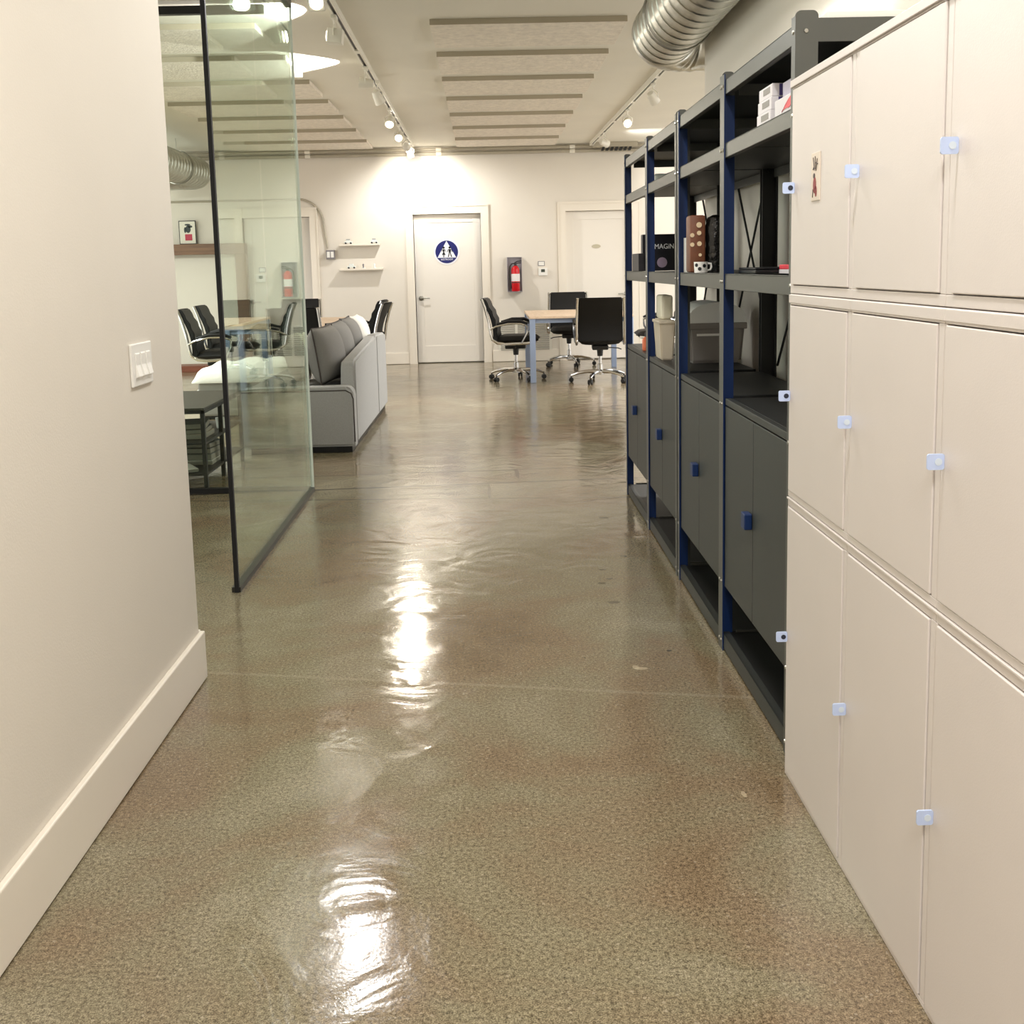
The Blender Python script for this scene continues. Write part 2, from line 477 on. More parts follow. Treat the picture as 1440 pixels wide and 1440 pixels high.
def door(n, x0, x1, lever_left=True, lever=True):
    z1 = 2.03
    yf = FY + 0.075
    def slab(bm):
        box(bm, x0 + 0.004, x1 - 0.004, yf + 0.006, FY + 0.118, 0.012, z1)
        st = 0.11; b0 = 0.24
        for a, b, c, d in ((x0 + 0.004, x0 + st, 0.012, z1), (x1 - st, x1 - 0.004, 0.012, z1), (x0 + st, x1 - st, 0.012, b0), (x0 + st, x1 - st, z1 - st, z1)):
            box(bm, a, b, yf - 0.004, yf + 0.006, c, d, 0.002)
    o = struct(one('door_%d' % n, DOORM, None, slab))
    def casing(bm):
        wd = 0.105
        box(bm, x0 - wd, x0, FY - 0.022, FY + 0.075, 0.0, z1 + 0.005)
        box(bm, x1, x1 + wd, FY - 0.022, FY + 0.075, 0.0, z1 + 0.005)
        box(bm, x0 - wd, x1 + wd, FY - 0.022, FY + 0.075, z1 + 0.005, z1 + 0.12)
        box(bm, x0 - wd, x1 + wd, FY - 0.034, FY - 0.022, z1 + 0.10, z1 + 0.13)
        for a in (x0 - wd - 0.001, x1 + wd - 0.014): box(bm, a, a + 0.015, FY - 0.032, FY, 0.0, z1 + 0.12)
    one('casing', TRIM, o, casing)
    if lever:
        hx = x0 + 0.075 if lever_left else x1 - 0.075
        s = 1 if lever_left else -1
        def hd(bm):
            lathe(bm, [(0.0, 0), (0.034, 0), (0.034, 0.008), (0.026, 0.014), (0.012, 0.016), (0.011, 0.05), (0, 0.052)], 20, aim((hx, yf - 0.004, 0.90), (0, -1, 0)))
            tube(bm, [(hx, yf - 0.048, 0.90), (hx + s * 0.03, yf - 0.055, 0.90), (hx + s * 0.12, yf - 0.05, 0.897)], [0.011, 0.010, 0.008], 10)
        one('door_handle', STEEL, o, hd, True)
    return o
door(1, -3.33, -2.42)
door(2, -1.02, -0.10)
door(3, 1.055, 1.965, False)

# ------------------------------------------------------------------ glass partitions
def seg_x(y):   # plan line of the corridor pane
    return -1.070 + (y - 4.352) * (-0.022 / 2.055)
gp = thing('glass_partition', 'clear frameless glass wall panel along the corridor in a dark floor channel', 'glass wall', (-1.08, 5.4, 0))
def pane(bm):
    y0, y1 = 4.37, 6.405
    a, b = seg_x(y0), seg_x(y1)
    prism(bm, [(a + 1.08, y0 - 5.4), (b + 1.08, y1 - 5.4), (b + 1.07, y1 - 5.4), (a + 1.07, y0 - 5.4)], 0.02, 2.80, 'XY')
one('glass_pane', GLASS, gp, pane)
def chan(bm):
    y0, y1 = 4.35, 6.41
    for off, z0, z1 in ((0.010, 0.0, 0.022), (0.010, 2.78, 2.82)):
        a, b = seg_x(y0) + 1.08, seg_x(y1) + 1.08
        prism(bm, [(a - 0.022, y0 - 5.4), (b - 0.022, y1 - 5.4), (b + 0.014, y1 - 5.4), (a + 0.014, y0 - 5.4)], z0, z1, 'XY')
one('channel', mat('dark_channel', (58, 56, 50), 0.4, metal=0.4), gp, chan)
bx('pane_edge', mat('pale_glass_edge', (224, 232, 222), 0.3), gp, seg_x(6.41) + 1.08 - 0.001, seg_x(6.41) + 1.08 + 0.011, 6.4055 - 5.4, 6.409 - 5.4, 0.02, 2.78)
bx('post', mat('black_post', (8, 8, 8), 0.6), gp, -1.080 + 1.08, -1.062 + 1.08, 4.345 - 5.4, 4.365 - 5.4, 0, 2.86, 0.001)
gb = thing('glass_partition', 'clear glass wall across the end of the glass room with black bottom and top rail', 'glass wall', (-3.2, 6.42, 0))
bx('glass_pane', GLASS, gb, -2.6 + 0.0, 1.892, -0.005, 0.005, 0.02, 2.80)
bx('glass_pane', GLASS, gb, 1.900, 2.098, -0.005, 0.005, 0.02, 2.80)
bx('bottom_rail', BLACK, gb, -2.6, 2.10, -0.02, 0.02, 0.0, 0.03)
bx('top_rail', BLACK, gb, -2.6, 1.96, -0.02, 0.02, 2.755, 2.80)
struct(bx('trim_2', CEIL, None, -6.2, -1.06, 6.38, 6.46, 2.821, CH))

# ------------------------------------------------------------------ lockers
rows = [('bottom', 0.0, 0.725, 0.37), ('middle', 0.725, 1.223, 0.977), ('top', 1.223, 1.72, 1.471)]
LX0, LX1 = 0.725, 1.18
lock_lab = {
    ('top', 0): 'white metal locker with a red bird magnet, top row, farthest away',
    ('top', 1): 'white metal locker in the top row, middle one, right of the magnet locker',
    ('top', 2): 'white metal locker in the top row nearest the camera, cut by the right edge',
    ('middle', 0): 'white metal locker in the middle row directly below the magnet locker',
    ('middle', 1): 'white metal locker at the very centre of the locker block, middle row',
    ('middle', 2): 'white metal locker in the middle row nearest the camera',
    ('bottom', 0): 'tall white metal locker on the floor at the far end',
    ('bottom', 1): 'tall white metal locker on the floor, middle one of the bottom row',
    ('bottom', 2): 'tall white metal locker on the floor nearest the camera',
}
def disc(bm, c, d, r, t, n=16, mi=0):
    lathe(bm, [(0, 0), (r, 0), (r, t), (0, t)], n, aim(c, d), mi)
for rn, z0, z1, zt in rows:
    for c in range(3):
        ya = 2.6214 - 0.45 * c; yb = ya - 0.45      # far edge, near edge
        t = thing('locker', lock_lab[rn, c], 'locker', ((LX0 + LX1) / 2, ya - 0.225, z0), 0, 'white metal lockers')
        hx = (LX1 - LX0) / 2
        H = z1 - z0
        if rn == 'top': dl, dr, db, dt = 0.024, 0.022, 0.020, 0.020
        elif rn == 'middle': dl, dr, db, dt = 0.008, 0.022, 0.016, 0.026
        else: dl, dr, db, dt = 0.008, 0.020, 0.012, 0.022
        g = 0.0008
        def body(bm):
            box(bm, -hx + 0.016, hx, -0.225 + g, 0.225 - g, g, H - g)
            fr = []
            box(bm, -hx, -hx + 0.016, -0.225 + g, 0.225 - g, H - dt, H - g, 0.0015)
            box(bm, -hx, -hx + 0.016, -0.225 + g, 0.225 - g, g, db, 0.0015)
            box(bm, -hx, -hx + 0.016, 0.225 - dl, 0.225 - g, db, H - dt, 0.0012)
            box(bm, -hx, -hx + 0.016, -0.225 + g, -0.225 + dr, db, H - dt, 0.0012)
            if rn == 'top': box(bm, -hx - 0.006, -hx, -0.225, 0.225, H - 0.017, H, 0.0015)
            elif rn == 'middle': box(bm, -hx - 0.003, -hx, -0.225, 0.225, H - 0.022, H - 0.002, 0.0015)
            else: box(bm, -hx - 0.003, -hx, -0.225, 0.225, H - 0.006, H - 0.001, 0.0012)
        one('body', LOCK, t, body)
        k = 0.0022
        d = one('door', LOCK, t, lambda bm: box(bm, -hx - 0.003, -hx + 0.012, -0.225 + dr + k, 0.225 - dl - k, db + k, H - dt - k, 0.0018))
        ty = 0.225 - dl - k - 0.012
        tz = zt - z0
        tb = one('pull_tab', TAB, d, lambda bm: prism(bm, rrect(-hx - 0.031, -hx - 0.0032, tz - 0.013, tz + 0.013, 0.004), ty, ty + 0.0035, 'XZ'))
        one('hole', DARKHOLE if c == 0 else mat('tab_spot', (214, 226, 238), 0.3), tb, lambda bm: disc(bm, (-hx - 0.013, ty - 0.0004, tz), (0, -1, 0), 0.006, 0.0006))
mg = thing('magnet', 'small oblong magnet with a dark red bird and branches on the far top locker door', 'magnet', (0.7215, 2.413, 1.483))
bx('plate', mat('magnet_paper', (226, 212, 196), 0.35), mg, -0.002, 0.0005, -0.031, 0.031, -0.052, 0.052, 0.001)
def bird(bm):
    prism(bm, ellipse(0.004, -0.018, 0.011, 0.018, 16), -0.0026, -0.002, 'YZ', 0)
    prism(bm, ellipse(-0.006, -0.032, 0.007, 0.012, 12), -0.0026, -0.002, 'YZ', 0)
one('bird_print', mat('dark_red_ink', (140, 34, 34), 0.5), mg, bird, False)
INK = mat('dark_ink', (60, 40, 36), 0.5)
one('blossom_print', INK, mg, lambda bm: prism(bm, ellipse(0.008, 0.002, 0.007, 0.006, 12), -0.0027, -0.002, 'YZ'))
for a, b, c, d in ((0.006, 0.014, 0.015, 0.042), (-0.006, 0.012, -0.014, 0.038), (0.0, 0.016, 0.001, 0.044), (0.014, -0.026, 0.018, -0.044), (-0.004, 0.03, -0.018, 0.026), (0.008, 0.022, 0.016, 0.016)):
    one('branch_print', INK, mg, lambda bm: tube(bm, [(-0.0023, a, b), (-0.0023, c, d)], 0.0012, 5))

# ------------------------------------------------------------------ dark shelving units
SX0, SX1 = 0.755, 1.150
PY = [2.715, 3.545, 4.395, 5.245, 6.085]
POSTW = 0.046

def post_mesh(y, x, sx, sy_list, double=False):
    """L-shaped upright: narrow flange to the corridor and a wider one across; faces that look into a bay are blue"""
    bm = BM()
    zt = 1.90
    W_ = 0.056 if (sx < 0 or -1 not in sy_list) else 0.040
    x0, x1 = (x, x + W_) if sx > 0 else (x - W_, x)
    box(bm, x0, x1, y - 0.003, y + 0.003, 0.0, 1.826)
    prism(bm, [(x0, 1.826), (x1, 1.826)] + [(x0 + u, v) for u, v in rrect(0, W_, 1.80, zt, 0.014) if v > 1.83], y - 0.003, y + 0.003, 'XZ')
    for s in sy_list:
        a, b = (y + 0.003, y + 0.003 + 0.028) if s > 0 else (y - 0.003 - 0.028, y - 0.003)
        xa, xb = (x, x + 0.004) if sx > 0 else (x - 0.004, x)
        box(bm, xa, xb, a, b, 0.0, zt - 0.012)
    # bolts on the corridor flange and on the cross flange
    for z in (0.035, 0.24, 0.84, 1.24, 1.655, 1.852):
        for s in sy_list:
            if sx > 0: lathe(bm, [(0, 0), (0.006, 0), (0.005, 0.003), (0, 0.0035)], 8, aim((x, y + s * 0.014, z), (-1, 0, 0)), 2)
        for s in (-1, 1):
            lathe(bm, [(0, 0), (0.006, 0), (0.005, 0.003), (0, 0.0035)], 8, aim((x0 + 0.026, y + s * 0.003, z), (0, s, 0)), 2)
    bmesh.ops.recalc_face_normals(bm, faces=bm.faces[:])
    for f in bm.faces:
        if f.material_index == 2: continue
        n = f.normal
        if sx > 0 and abs(n.y) > 0.7 and f.calc_center_median().z < 1.82:
            s = 1 if n.y > 0 else -1
            if s in sy_list: f.material_index = 1
    return bm

def shelving(label, ys, endnear, endfar):
    t = thing('shelving_unit', label, 'shelving unit', (0, 0, 0), 0, 'dark metal shelving units')
    for i, y in enumerate(ys):
        sl = [s for s, ok in ((-1, i > 0), (1, i < len(ys) - 1)) if ok]
        finish('post', post_mesh(y, SX0, 1, sl), [RACK, BLUE, STEEL], t)
        finish('post', post_mesh(y, SX1, -1, sl), [RACKD, RACKD, RACKD], t)
        bx('side_rail', RACK, t, SX0 + 0.054, SX1 - 0.054, y - 0.0028, y + 0.0028, 1.826, 1.882, 0.001)
        bx('side_rail', RACK, t, SX0 + 0.054, SX1 - 0.054, y - 0.0028, y + 0.0028, 0.02, 0.06)
    for a, b in zip(ys, ys[1:]):
        for z0, z1 in ((1.826, 1.872), (1.630, 1.676), (1.214, 1.264), (0.006, 0.058)):
            def sh(bm):
                ya, yb = a + 0.005, b - 0.005
                box(bm, SX0 + 0.005, SX0 + 0.010, ya, yb, z0, z1, 0.0015)
                box(bm, SX0 + 0.005, SX0 + 0.03, ya, yb, z1 - 0.004, z1, 0.001)
                box(bm, SX0 + 0.01, SX0 + 0.024, ya, yb, z0, z0 + 0.004)
                box(bm, SX1 - 0.010, SX1 - 0.005, ya, yb, z0, z1)
                box(bm, SX0 + 0.03, SX1 - 0.01, ya, yb, z1 - 0.012, z1 - 0.004, 0, 1)
            one('shelf', [RACK if z0 > 0.1 else CABD, RACKD], t, sh)
        one('cross_brace', RACKD, t, lambda bm: tube(bm, [(SX1 + 0.004, a, 0.88), (SX1 + 0.004, b, 1.85)], 0.005, 6))
        one('cross_brace', RACKD, t, lambda bm: tube(bm, [(SX1 + 0.012, a, 1.85), (SX1 + 0.012, b, 0.88)], 0.005, 6))
    return t
shelving('near dark grey metal shelving unit of two bays beside the white lockers', PY[0:2] + [PY[2] - 0.016], True, False)
shelving('far dark grey metal shelving unit of two bays at the end of the row', [PY[2] + 0.016] + PY[3:], False, True)

cab_labels = ['dark grey two-door cabinet low in the shelving bay beside the lockers',
              'dark grey two-door cabinet in the second shelving bay, below the grey lidded bin',
              'dark grey two-door cabinet in the third shelving bay, below the beige bin',
              'dark grey two-door cabinet in the farthest shelving bay, near the meeting table']
for i in range(4):
    a = PY[i] + (0.016 if i == 2 else 0) + 0.032; b = PY[i + 1] - (0.016 if i == 1 else 0) - 0.032
    c = thing('cabinet', cab_labels[i], 'cabinet', (0.95, (a + b) / 2, 0.225), 0, 'dark cabinets in the shelving')
    h = (b - a) / 2; hz = 0.86 - 0.225
    bx('body', RACKD, c, 0.782 - 0.95, 1.09 - 0.95, -h, h, 0, hz, 0.002)
    bx('top_lip', CABD, c, 0.762 - 0.95, 0.7815 - 0.95, -h, h, hz - 0.022, hz, 0.002)
    for s in (-1, 1):
        y0, y1 = (-h, -0.0015) if s < 0 else (0.0015, h)
        d = bx('door', CABD, c, 0.762 - 0.95, 0.7815 - 0.95, y0, y1, 0.0, hz - 0.026, 0.002)
        if s > 0:
            bx('handle', BLUE, d, 0.738 - 0.95, 0.7615 - 0.95, 0.006, 0.052, 0.285, 0.333, 0.003)['label'] = 'blue box handle'

# --- things on the shelves
def carton(label, cat, x0, x1, y0, y1, z0, z1, body, print_=None, group=None, name='box'):
    t = thing(name, label, cat, ((x0 + x1) / 2, (y0 + y1) / 2, z0), 0, group)
    hx, hy, H = (x1 - x0) / 2, (y1 - y0) / 2, z1 - z0
    bx('carton', body, t, -hx, hx, -hy, hy, 0, H, 0.002)
    return t, hx, hy, H
WB = mat('white_card', (226, 222, 224), 0.6); LAV = mat('lavender_card', (190, 184, 200), 0.6); PUR = mat('purple_print', (70, 58, 120), 0.5)
RSW = mat('red_print', (226, 44, 66), 0.4); GRAYPR = mat('grey_print', (150, 146, 140), 0.6)
for k in range(3):
    t, hx, hy, H = carton(['small white and purple carton at the bottom of the small stack on the upper shelf',
                           'small white and purple carton in the middle of the small stack on the upper shelf',
                           'small white and purple carton on top of the small stack on the upper shelf'][k],
                          'box', 0.775 + 0.002 * k, 0.94, 3.02, 3.17 - 0.004 * k, 1.6765 + 0.0345 * k, 1.6765 + 0.0345 * k + 0.034, WB, group='small cartons on the upper shelf')
    bx('purple_band', PUR, t, -hx + 0.02, -hx + 0.075, -hy - 0.001, -hy + 0.02, 0.0015, H - 0.0015)
    bx('printed_face', GRAYPR, t, -hx - 0.0008, -hx + 0.002, -hy + 0.02, hy - 0.05, 0.012, H - 0.006)
t, hx, hy, H = carton('white carton with a red swoosh at the front of the upper shelf beside the lockers', 'box', 0.775, 1.0, 2.76, 2.975, 1.6765, 1.724, WB)
def swoosh(bm):
    pts = [(-hy + 0.005 + 0.135 * k / 10, 0.045 - 0.036 * (k / 10) ** 2) for k in range(11)]
    low = [(y, max(0.002, z - 0.026 * (1 - abs(2 * k / 10 - 0.9)))) for k, (y, z) in enumerate(pts)]
    prism(bm, [(y, z) for y, z in pts] + [(y, z - 0.0001) for y, z in low[::-1]], -hx - 0.0012, -hx + 0.001, 'YZ')
one('red_swoosh', RSW, t, swoosh)
carton('pale lavender carton lying on the white carton with the red swoosh', 'box', 0.80, 1.03, 2.765, 2.99, 1.7245, 1.774, LAV)
nb = thing('notepad', 'small red and white notepad on the third shelf beside the lockers', 'notepad', (0.93, 3.18, 1.2645))
bx('pages', WB, nb, -0.06, 0.06, -0.09, 0.09, 0, 0.012); bx('cover', RSW, nb, -0.06, 0.06, -0.09, 0.09, 0.0122, 0.026, 0.002)
tag(one('laptop', PLASTIC, None, lambda bm: (box(bm, 0.80, 1.04, 3.28, 3.50, 1.2643, 1.276, 0.003), box(bm, 0.80, 1.04, 3.28, 3.50, 1.2765, 1.283, 0.003))), 'closed black laptop lying on the third shelf of the nearest bay', 'laptop')

bb = thing('carrying_case', 'brown upright case with cream round dots on the third shelf', 'case', (0.80, 4.17, 1.2645))
one('shell', mat('brown_leather', (116, 70, 46), 0.5, noise=0.08, nscale=40), bb, lambda bm: box(bm, -0.040, 0.022, -0.03, 0.05, 0, 0.215, 0.010), True)
DOT = mat('cream_dot', (236, 214, 176), 0.4)
for (dx, dz, r_) in ((-0.004, 0.178, 0.0105), (-0.004, 0.148, 0.0085), (-0.003, 0.108, 0.009), (-0.030, 0.140, 0.008), (-0.030, 0.105, 0.008), (0.0, 0.066, 0.006)):
    one('dot', DOT, bb, lambda bm: disc(bm, (dx, -0.0302, dz), (0, -1, 0), r_, 0.002))
kb = thing('bag', 'shiny black wrapped bag standing right of the brown dotted case', 'bag', (0.866, 4.17, 1.2645))
def bagm(bm):
    prof = [(0.0, 0), (0.036, 0.0), (0.040, 0.02), (0.038, 0.10), (0.040, 0.17), (0.034, 0.205), (0.012, 0.215), (0, 0.216)]
    lathe(bm, prof, 14)
    for v in bm.verts:
        v.co.x *= 1 + 0.10 * math.sin(v.co.z * 90 + v.co.y * 60); v.co.y *= 0.8
one('wrap', mat('black_film', (20, 20, 18), 0.16, bump=0.7, bscale=35), kb, bagm, True)
mug = thing('mug', 'small white mug with dark patches below the brown dotted case', 'mug', (0.792, 4.085, 1.2645))
one('cup', WHITEP, mug, lambda bm: lathe(bm, [(0, 0), (0.024, 0), (0.026, 0.04), (0.023, 0.04), (0.021, 0.004), (0, 0.004)], 20), True)
one('handle', WHITEP, mug, lambda bm: tube(bm, [(0.024, 0, 0.034), (0.038, 0, 0.032), (0.04, 0, 0.02), (0.036, 0, 0.01), (0.024, 0, 0.008)], 0.004, 8), True)
for (ax, az) in ((-70, 0.025), (-110, 0.014), (-140, 0.028)):
    a = R(ax); one('patch', SIGNK, mug, lambda bm: disc(bm, (0.0243 * math.cos(a), 0.0243 * math.sin(a), az), (math.cos(a), math.sin(a), 0.02), 0.007, 0.0015, 10))
bk = thing('book', 'thin white book standing upright left of the brown dotted case', 'book', (0.782, 4.335, 1.2645))
bx('pages', WHITEP, bk, -0.006, 0.006, -0.06, 0.02, 0, 0.135, 0.001)
gm = thing('game_box', 'black game box with white lettering and a pale moon on the third shelf', 'box', (0.875, 5.62, 1.2645))
bx('carton', mat('black_card', (16, 14, 26), 0.4), gm, -0.09, 0.09, -0.03, 0.03, 0, 0.185, 0.002)
text_mesh('title', 'iMAGiN', 0.036, SIGNW, gm, (0.018, -0.0306, 0.122), (R(90), 0, 0), width=0.105)
one('moon_print', mat('pale_moon_print', (170, 150, 172), 0.5), gm, lambda bm: disc(bm, (0.01, -0.0302, 0.042), (0, -1, 0), 0.026, 0.001, 20))
gm2 = thing('game_box', 'smaller dark patterned box at the left end beside the lettered game box', 'box', (0.81, 5.70, 1.2645))
bx('carton', mat('dark_card', (34, 30, 34), 0.5, noise=0.5, nscale=60), gm2, -0.05, -0.02, -0.14, 0.10, 0, 0.09, 0.002)
bk2 = thing('book', 'pale green book standing right of the lettered game box', 'book', (0.955, 5.55, 1.2645))
bx('cover', mat('pale_green_cover', (168, 176, 138), 0.6), bk2, 0.012, 0.030, -0.08, 0.07, 0, 0.15, 0.002)
# on top of the cabinets
bn = thing('storage_bin', 'grey plastic storage bin with a pale domed lid on top of a cabinet', 'bin', (0.99, 4.90, 0.8605))
def binb(bm):
    v0 = [(-0.125, -0.16), (0.125, -0.16), (0.125, 0.16), (-0.125, 0.16)]
    lo = [bm.verts.new((x * 0.9, y * 0.9, 0)) for x, y in v0]; hi = [bm.verts.new((x, y, 0.175)) for x, y in v0]
    bm.faces.new(lo[::-1]); bm.faces.new(hi)
    for k in range(4): bm.faces.new((lo[k], lo[(k + 1) % 4], hi[(k + 1) % 4], hi[k]))
    bmesh.ops.bevel(bm, geom=bm.edges[:], offset=0.012, segments=2, affect='EDGES')
    box(bm, -0.132, 0.132, -0.167, 0.167, 0.15, 0.178, 0.004)
one('tub', mat('grey_bin_plastic', (142, 137, 132), 0.4), bn, binb)
def lid(bm):
    poly = [(-0.13, 0.1785)] + [(0.13 * math.cos(R(180 - 180 * k / 16)), 0.1785 + 0.09 * math.sin(R(180 - 180 * k / 16)) ** 0.8) for k in range(1, 16)] + [(0.13, 0.1785)]
    prism(bm, poly, -0.165, 0.165, 'XZ')
one('lid', mat('pale_bin_lid', (238, 240, 236), 0.35), bn, lid, True, 60)
bx('label_strip', WHITEP, bn, -0.09, 0.03, -0.170, -0.1675, 0.122, 0.132)
wb = thing('waste_bin', 'beige tapered plastic bin on a cabinet top behind the blue upright', 'bin', (0.845, 5.04, 0.8605))
def wbin(bm):
    v0 = [(-0.075, -0.10), (0.0, -0.10), (0.0, 0.10), (-0.075, 0.10)]
    lo = [bm.verts.new((-0.0375 + (x + 0.0375) * 0.72, y * 0.8, 0)) for x, y in v0]; hi = [bm.verts.new((x, y, 0.18)) for x, y in v0]
    bm.faces.new(lo[::-1]); bm.faces.new(hi)
    for k in range(4): bm.faces.new((lo[k], lo[(k + 1) % 4], hi[(k + 1) % 4], hi[k]))
    bmesh.ops.bevel(bm, geom=bm.edges[:], offset=0.006, segments=2, affect='EDGES')
    box(bm, -0.079, 0.004, -0.104, 0.104, 0.168, 0.182, 0.003)
one('bucket', mat('beige_bin_plastic', (202, 190, 168), 0.45), wb, wbin)
tag(one('folder', mat('cream_card', (228, 222, 200), 0.6), None, lambda bm: box(bm, 0.795, 0.85, 5.05, 5.21, 1.043, 1.155, 0.012)), 'cream folder stack standing up out of the beige bin', 'folder')
ob = thing('bottle', 'small orange bottle with dark cap beside the beige bin', 'bottle', (0.80, 5.56, 0.8605))
one('body', mat('orange_plastic', (226, 112, 66), 0.4), ob, lambda bm: lathe(bm, [(0, 0), (0.022, 0), (0.024, 0.01), (0.024, 0.055), (0.012, 0.07), (0, 0.07)], 18), True)
one('cap', PLASTIC, ob, lambda bm: lathe(bm, [(0, 0.0702), (0.011, 0.0702), (0.011, 0.09), (0, 0.09)], 14), True)
pb = thing('plastic_bag', 'crumpled clear whitish plastic bag on the upper shelf of the farthest bay', 'bag', (0.93, 5.62, 1.6765))
def crumple(bm):
    bmesh.ops.create_icosphere(bm, subdivisions=3, radius=0.09)
    for v in bm.verts:
        n_ = 1 + 0.16 * math.sin(v.co.x * 70 + v.co.y * 40) + 0.12 * math.sin(v.co.y * 90 - v.co.z * 60)
        v.co *= n_; v.co.z = max(0, v.co.z * 0.5 + 0.035)
one('film', mat('clear_film', (210, 214, 206), 0.15), pb, crumple, True, 80)
# board on top of the shelving; the long strip stands in for lit wall
FOAM_AND_BAND = mat('white_foam_and_lit_band', (244, 243, 234), 0.6)
tag(bx('foam_and_lit_band', FOAM_AND_BAND, None, 0.84, 1.085, 2.735, 3.52, 1.8725, 1.902, 0.002), 'white foam board lying on top of the shelving behind the lockers', 'board', 'white boards on the shelving')
tag(bx('foam_and_lit_band', FOAM_AND_BAND, None, 0.835, 1.085, 3.60, 4.36, 1.8725, 1.898, 0.002), 'long added white strip standing for lit wall above the shelving, below the big duct', 'board', 'white boards on the shelving')

# ------------------------------------------------------------------ ceiling: panels, tracks, ducts, pipes
ordn = ['nearest', 'second nearest', 'third nearest', 'middle', 'third farthest', 'second farthest', 'farthest']
proto = None
def panel(label, cx, y0, wd, grp):
    t = thing('acoustic_panel', label, 'acoustic panel', (cx, y0 + 0.375, 2.882), 0, grp)
    bx('board', PANEL, t, -wd / 2, wd / 2, -0.375, 0.375, 0, 0.0375, 0.003)
    bx('front_edge', PANELE, t, -wd / 2, wd / 2, -0.378, -0.3752, 0.001, 0.0375)
    return t
pa = panel('grey fibre ceiling panel, nearest of the row above the corridor', 0.30, 7.40, 1.30, 'ceiling panels above the corridor')
for k in range(1, 7):
    dup(pa, (0.30 - 0.006 * k, 7.40 + 1.088 * k + 0.375, 2.882), 0, 'grey fibre ceiling panel, %s of the row above the corridor' % ordn[k])
pl_ = panel('grey fibre ceiling panel, nearest of the left row seen through the glass', -2.25, 7.40, 1.52, 'ceiling panels above the living area')
for k in range(1, 7):
    dup(pl_, (-2.25, 7.40 + 1.088 * k + 0.375, 2.882), 0, 'grey fibre ceiling panel, %s of the left row above the sofa and chairs' % ordn[k])

def track(label, x, y0, y1, xb=None):
    xb = x if xb is None else xb
    t = thing('light_track', label, 'light track', (x, y0, CH - 0.001))
    L_ = y1 - y0; dx = xb - x
    def bar(bm):
        for s in (-0.017, 0.017):
            a = s - 0.006; b = s + 0.006
            prism(bm, [(a, 0), (b, 0), (b + dx, L_), (a + dx, L_)], -0.045, 0.0, 'XY')
    one('rail', WHITEM, t, bar)
    one('slot', BLACK, t, lambda bm: prism(bm, [(-0.011, 0.02), (0.011, 0.02), (0.011 + dx, L_ - 0.02), (-0.011 + dx, L_ - 0.02)], -0.034, -0.002, 'XY'))
    bx('end_cap', WHITEM, t, dx - 0.026, dx + 0.026, L_, L_ + 0.02, -0.05, 0)
    k = 0.3
    for i in range(5):
        q = 0.12 + 0.76 * i / 4
        bx('connector', WHITEM, t, dx * q - 0.024, dx * q + 0.024, L_ * q - 0.05, L_ * q + 0.05, -0.047, -0.030)
    return t
track('white light track on the ceiling running to the far wall above the sofa', -0.90, 5.4, 14.45, -0.965)
track('white light track on the ceiling at right beyond the big duct', 1.51, 7.2, 14.7, 1.40)

def head(label, p, d, lit, grp, power=0, angle=70, blend=0.6, radius=0.04, square=False, color=NEUT, body=WHITEM, light_d=None):
    """track lamp hanging below the track; p is the centre of the lamp housing, d the facing direction; light_d turns the beam elsewhere"""
    t = thing('track_lamp', label, 'track light', p, 0, grp)
    d = Vector(d).normalized()
    zt = CH - 0.046 - p[2]
    bx('adapter', WHITEM, t, -0.018, 0.018, -0.045, 0.045, zt - 0.022, zt, 0.003)
    side = d.cross(Vector((0, 0, 1)))
    side = side.normalized() if side.length > 0.1 else Vector((1, 0, 0))
    def yoke(bm):
        tube(bm, [(0, 0, zt - 0.022), (0, 0, 0.075)], 0.007, 8)
        tube(bm, [side * 0.05, side * 0.05 + Vector((0, 0, 0.04)), Vector((0, 0, 0.075)), side * -0.05 + Vector((0, 0, 0.04)), side * -0.05], 0.005, 6)
    one('yoke', WHITEM, t, yoke, True)
    if square:
        def hs(bm):
            box(bm, -0.045, 0.045, -0.045, 0.045, -0.05, 0.045, 0.006)
            for v in bm.verts: v.co = d.to_track_quat('Z', 'Y').to_matrix() @ v.co
        one('housing', body, t, hs)
    else:
        one('housing', body, t, lambda bm: lathe(bm, [(0, -0.06), (0.028, -0.06), (0.034, -0.045), (0.040, 0.0), (0.046, 0.045), (0.046, 0.05), (0.041, 0.05), (0.038, 0.036), (0, 0.034)], 22, aim((0, 0, 0), d)), True)
    one('lens', LENS if lit else LENSOFF, t, lambda bm: lathe(bm, [(0, 0.0465), (0.036, 0.0465), (0.030, 0.052), (0, 0.056)], 18, aim((0, 0, 0), d)), True)
    if power:
        q = Vector(p) + d * 0.07
        ld = Vector(light_d).normalized() if light_d else d
        spot('track_beam', q, q + ld, power, angle, blend, radius, color, t)
    return t
G1 = 'track lamps along the main track'; G2 = 'track lamps on the right track'
head('square white track lamp at the very top edge, nearest on the main track', (-0.895, 6.15, 2.75), (0.02, -0.93, -0.35), True, G1, 40, 80, 0.7, 0.03, True)
head('square white track lamp turned left, second on the main track', (-0.925, 7.05, 2.75), (-1, 0.02, 0.10), True, G1, 110, 100, 0.06, 0.012, True)
head('grey cylindrical track lamp turned left above the first dark panels', (-0.93, 8.80, 2.75), (-1, 0.0, 0.12), True, G1, 130, 84, 0.06, 0.012)
head('grey track lamp pointing down right behind the left-turned one', (-0.90, 9.45, 2.74), (0.35, 0.5, -0.8), False, G1, 60, 70, 0.7)
head('lit track lamp with glowing bulb, nearer of the two glowing ones', (-0.945, 11.05, 2.75), (-0.05, -0.75, -0.66), True, G1, 32, 90, 0.7, 0.03, False, WARM)
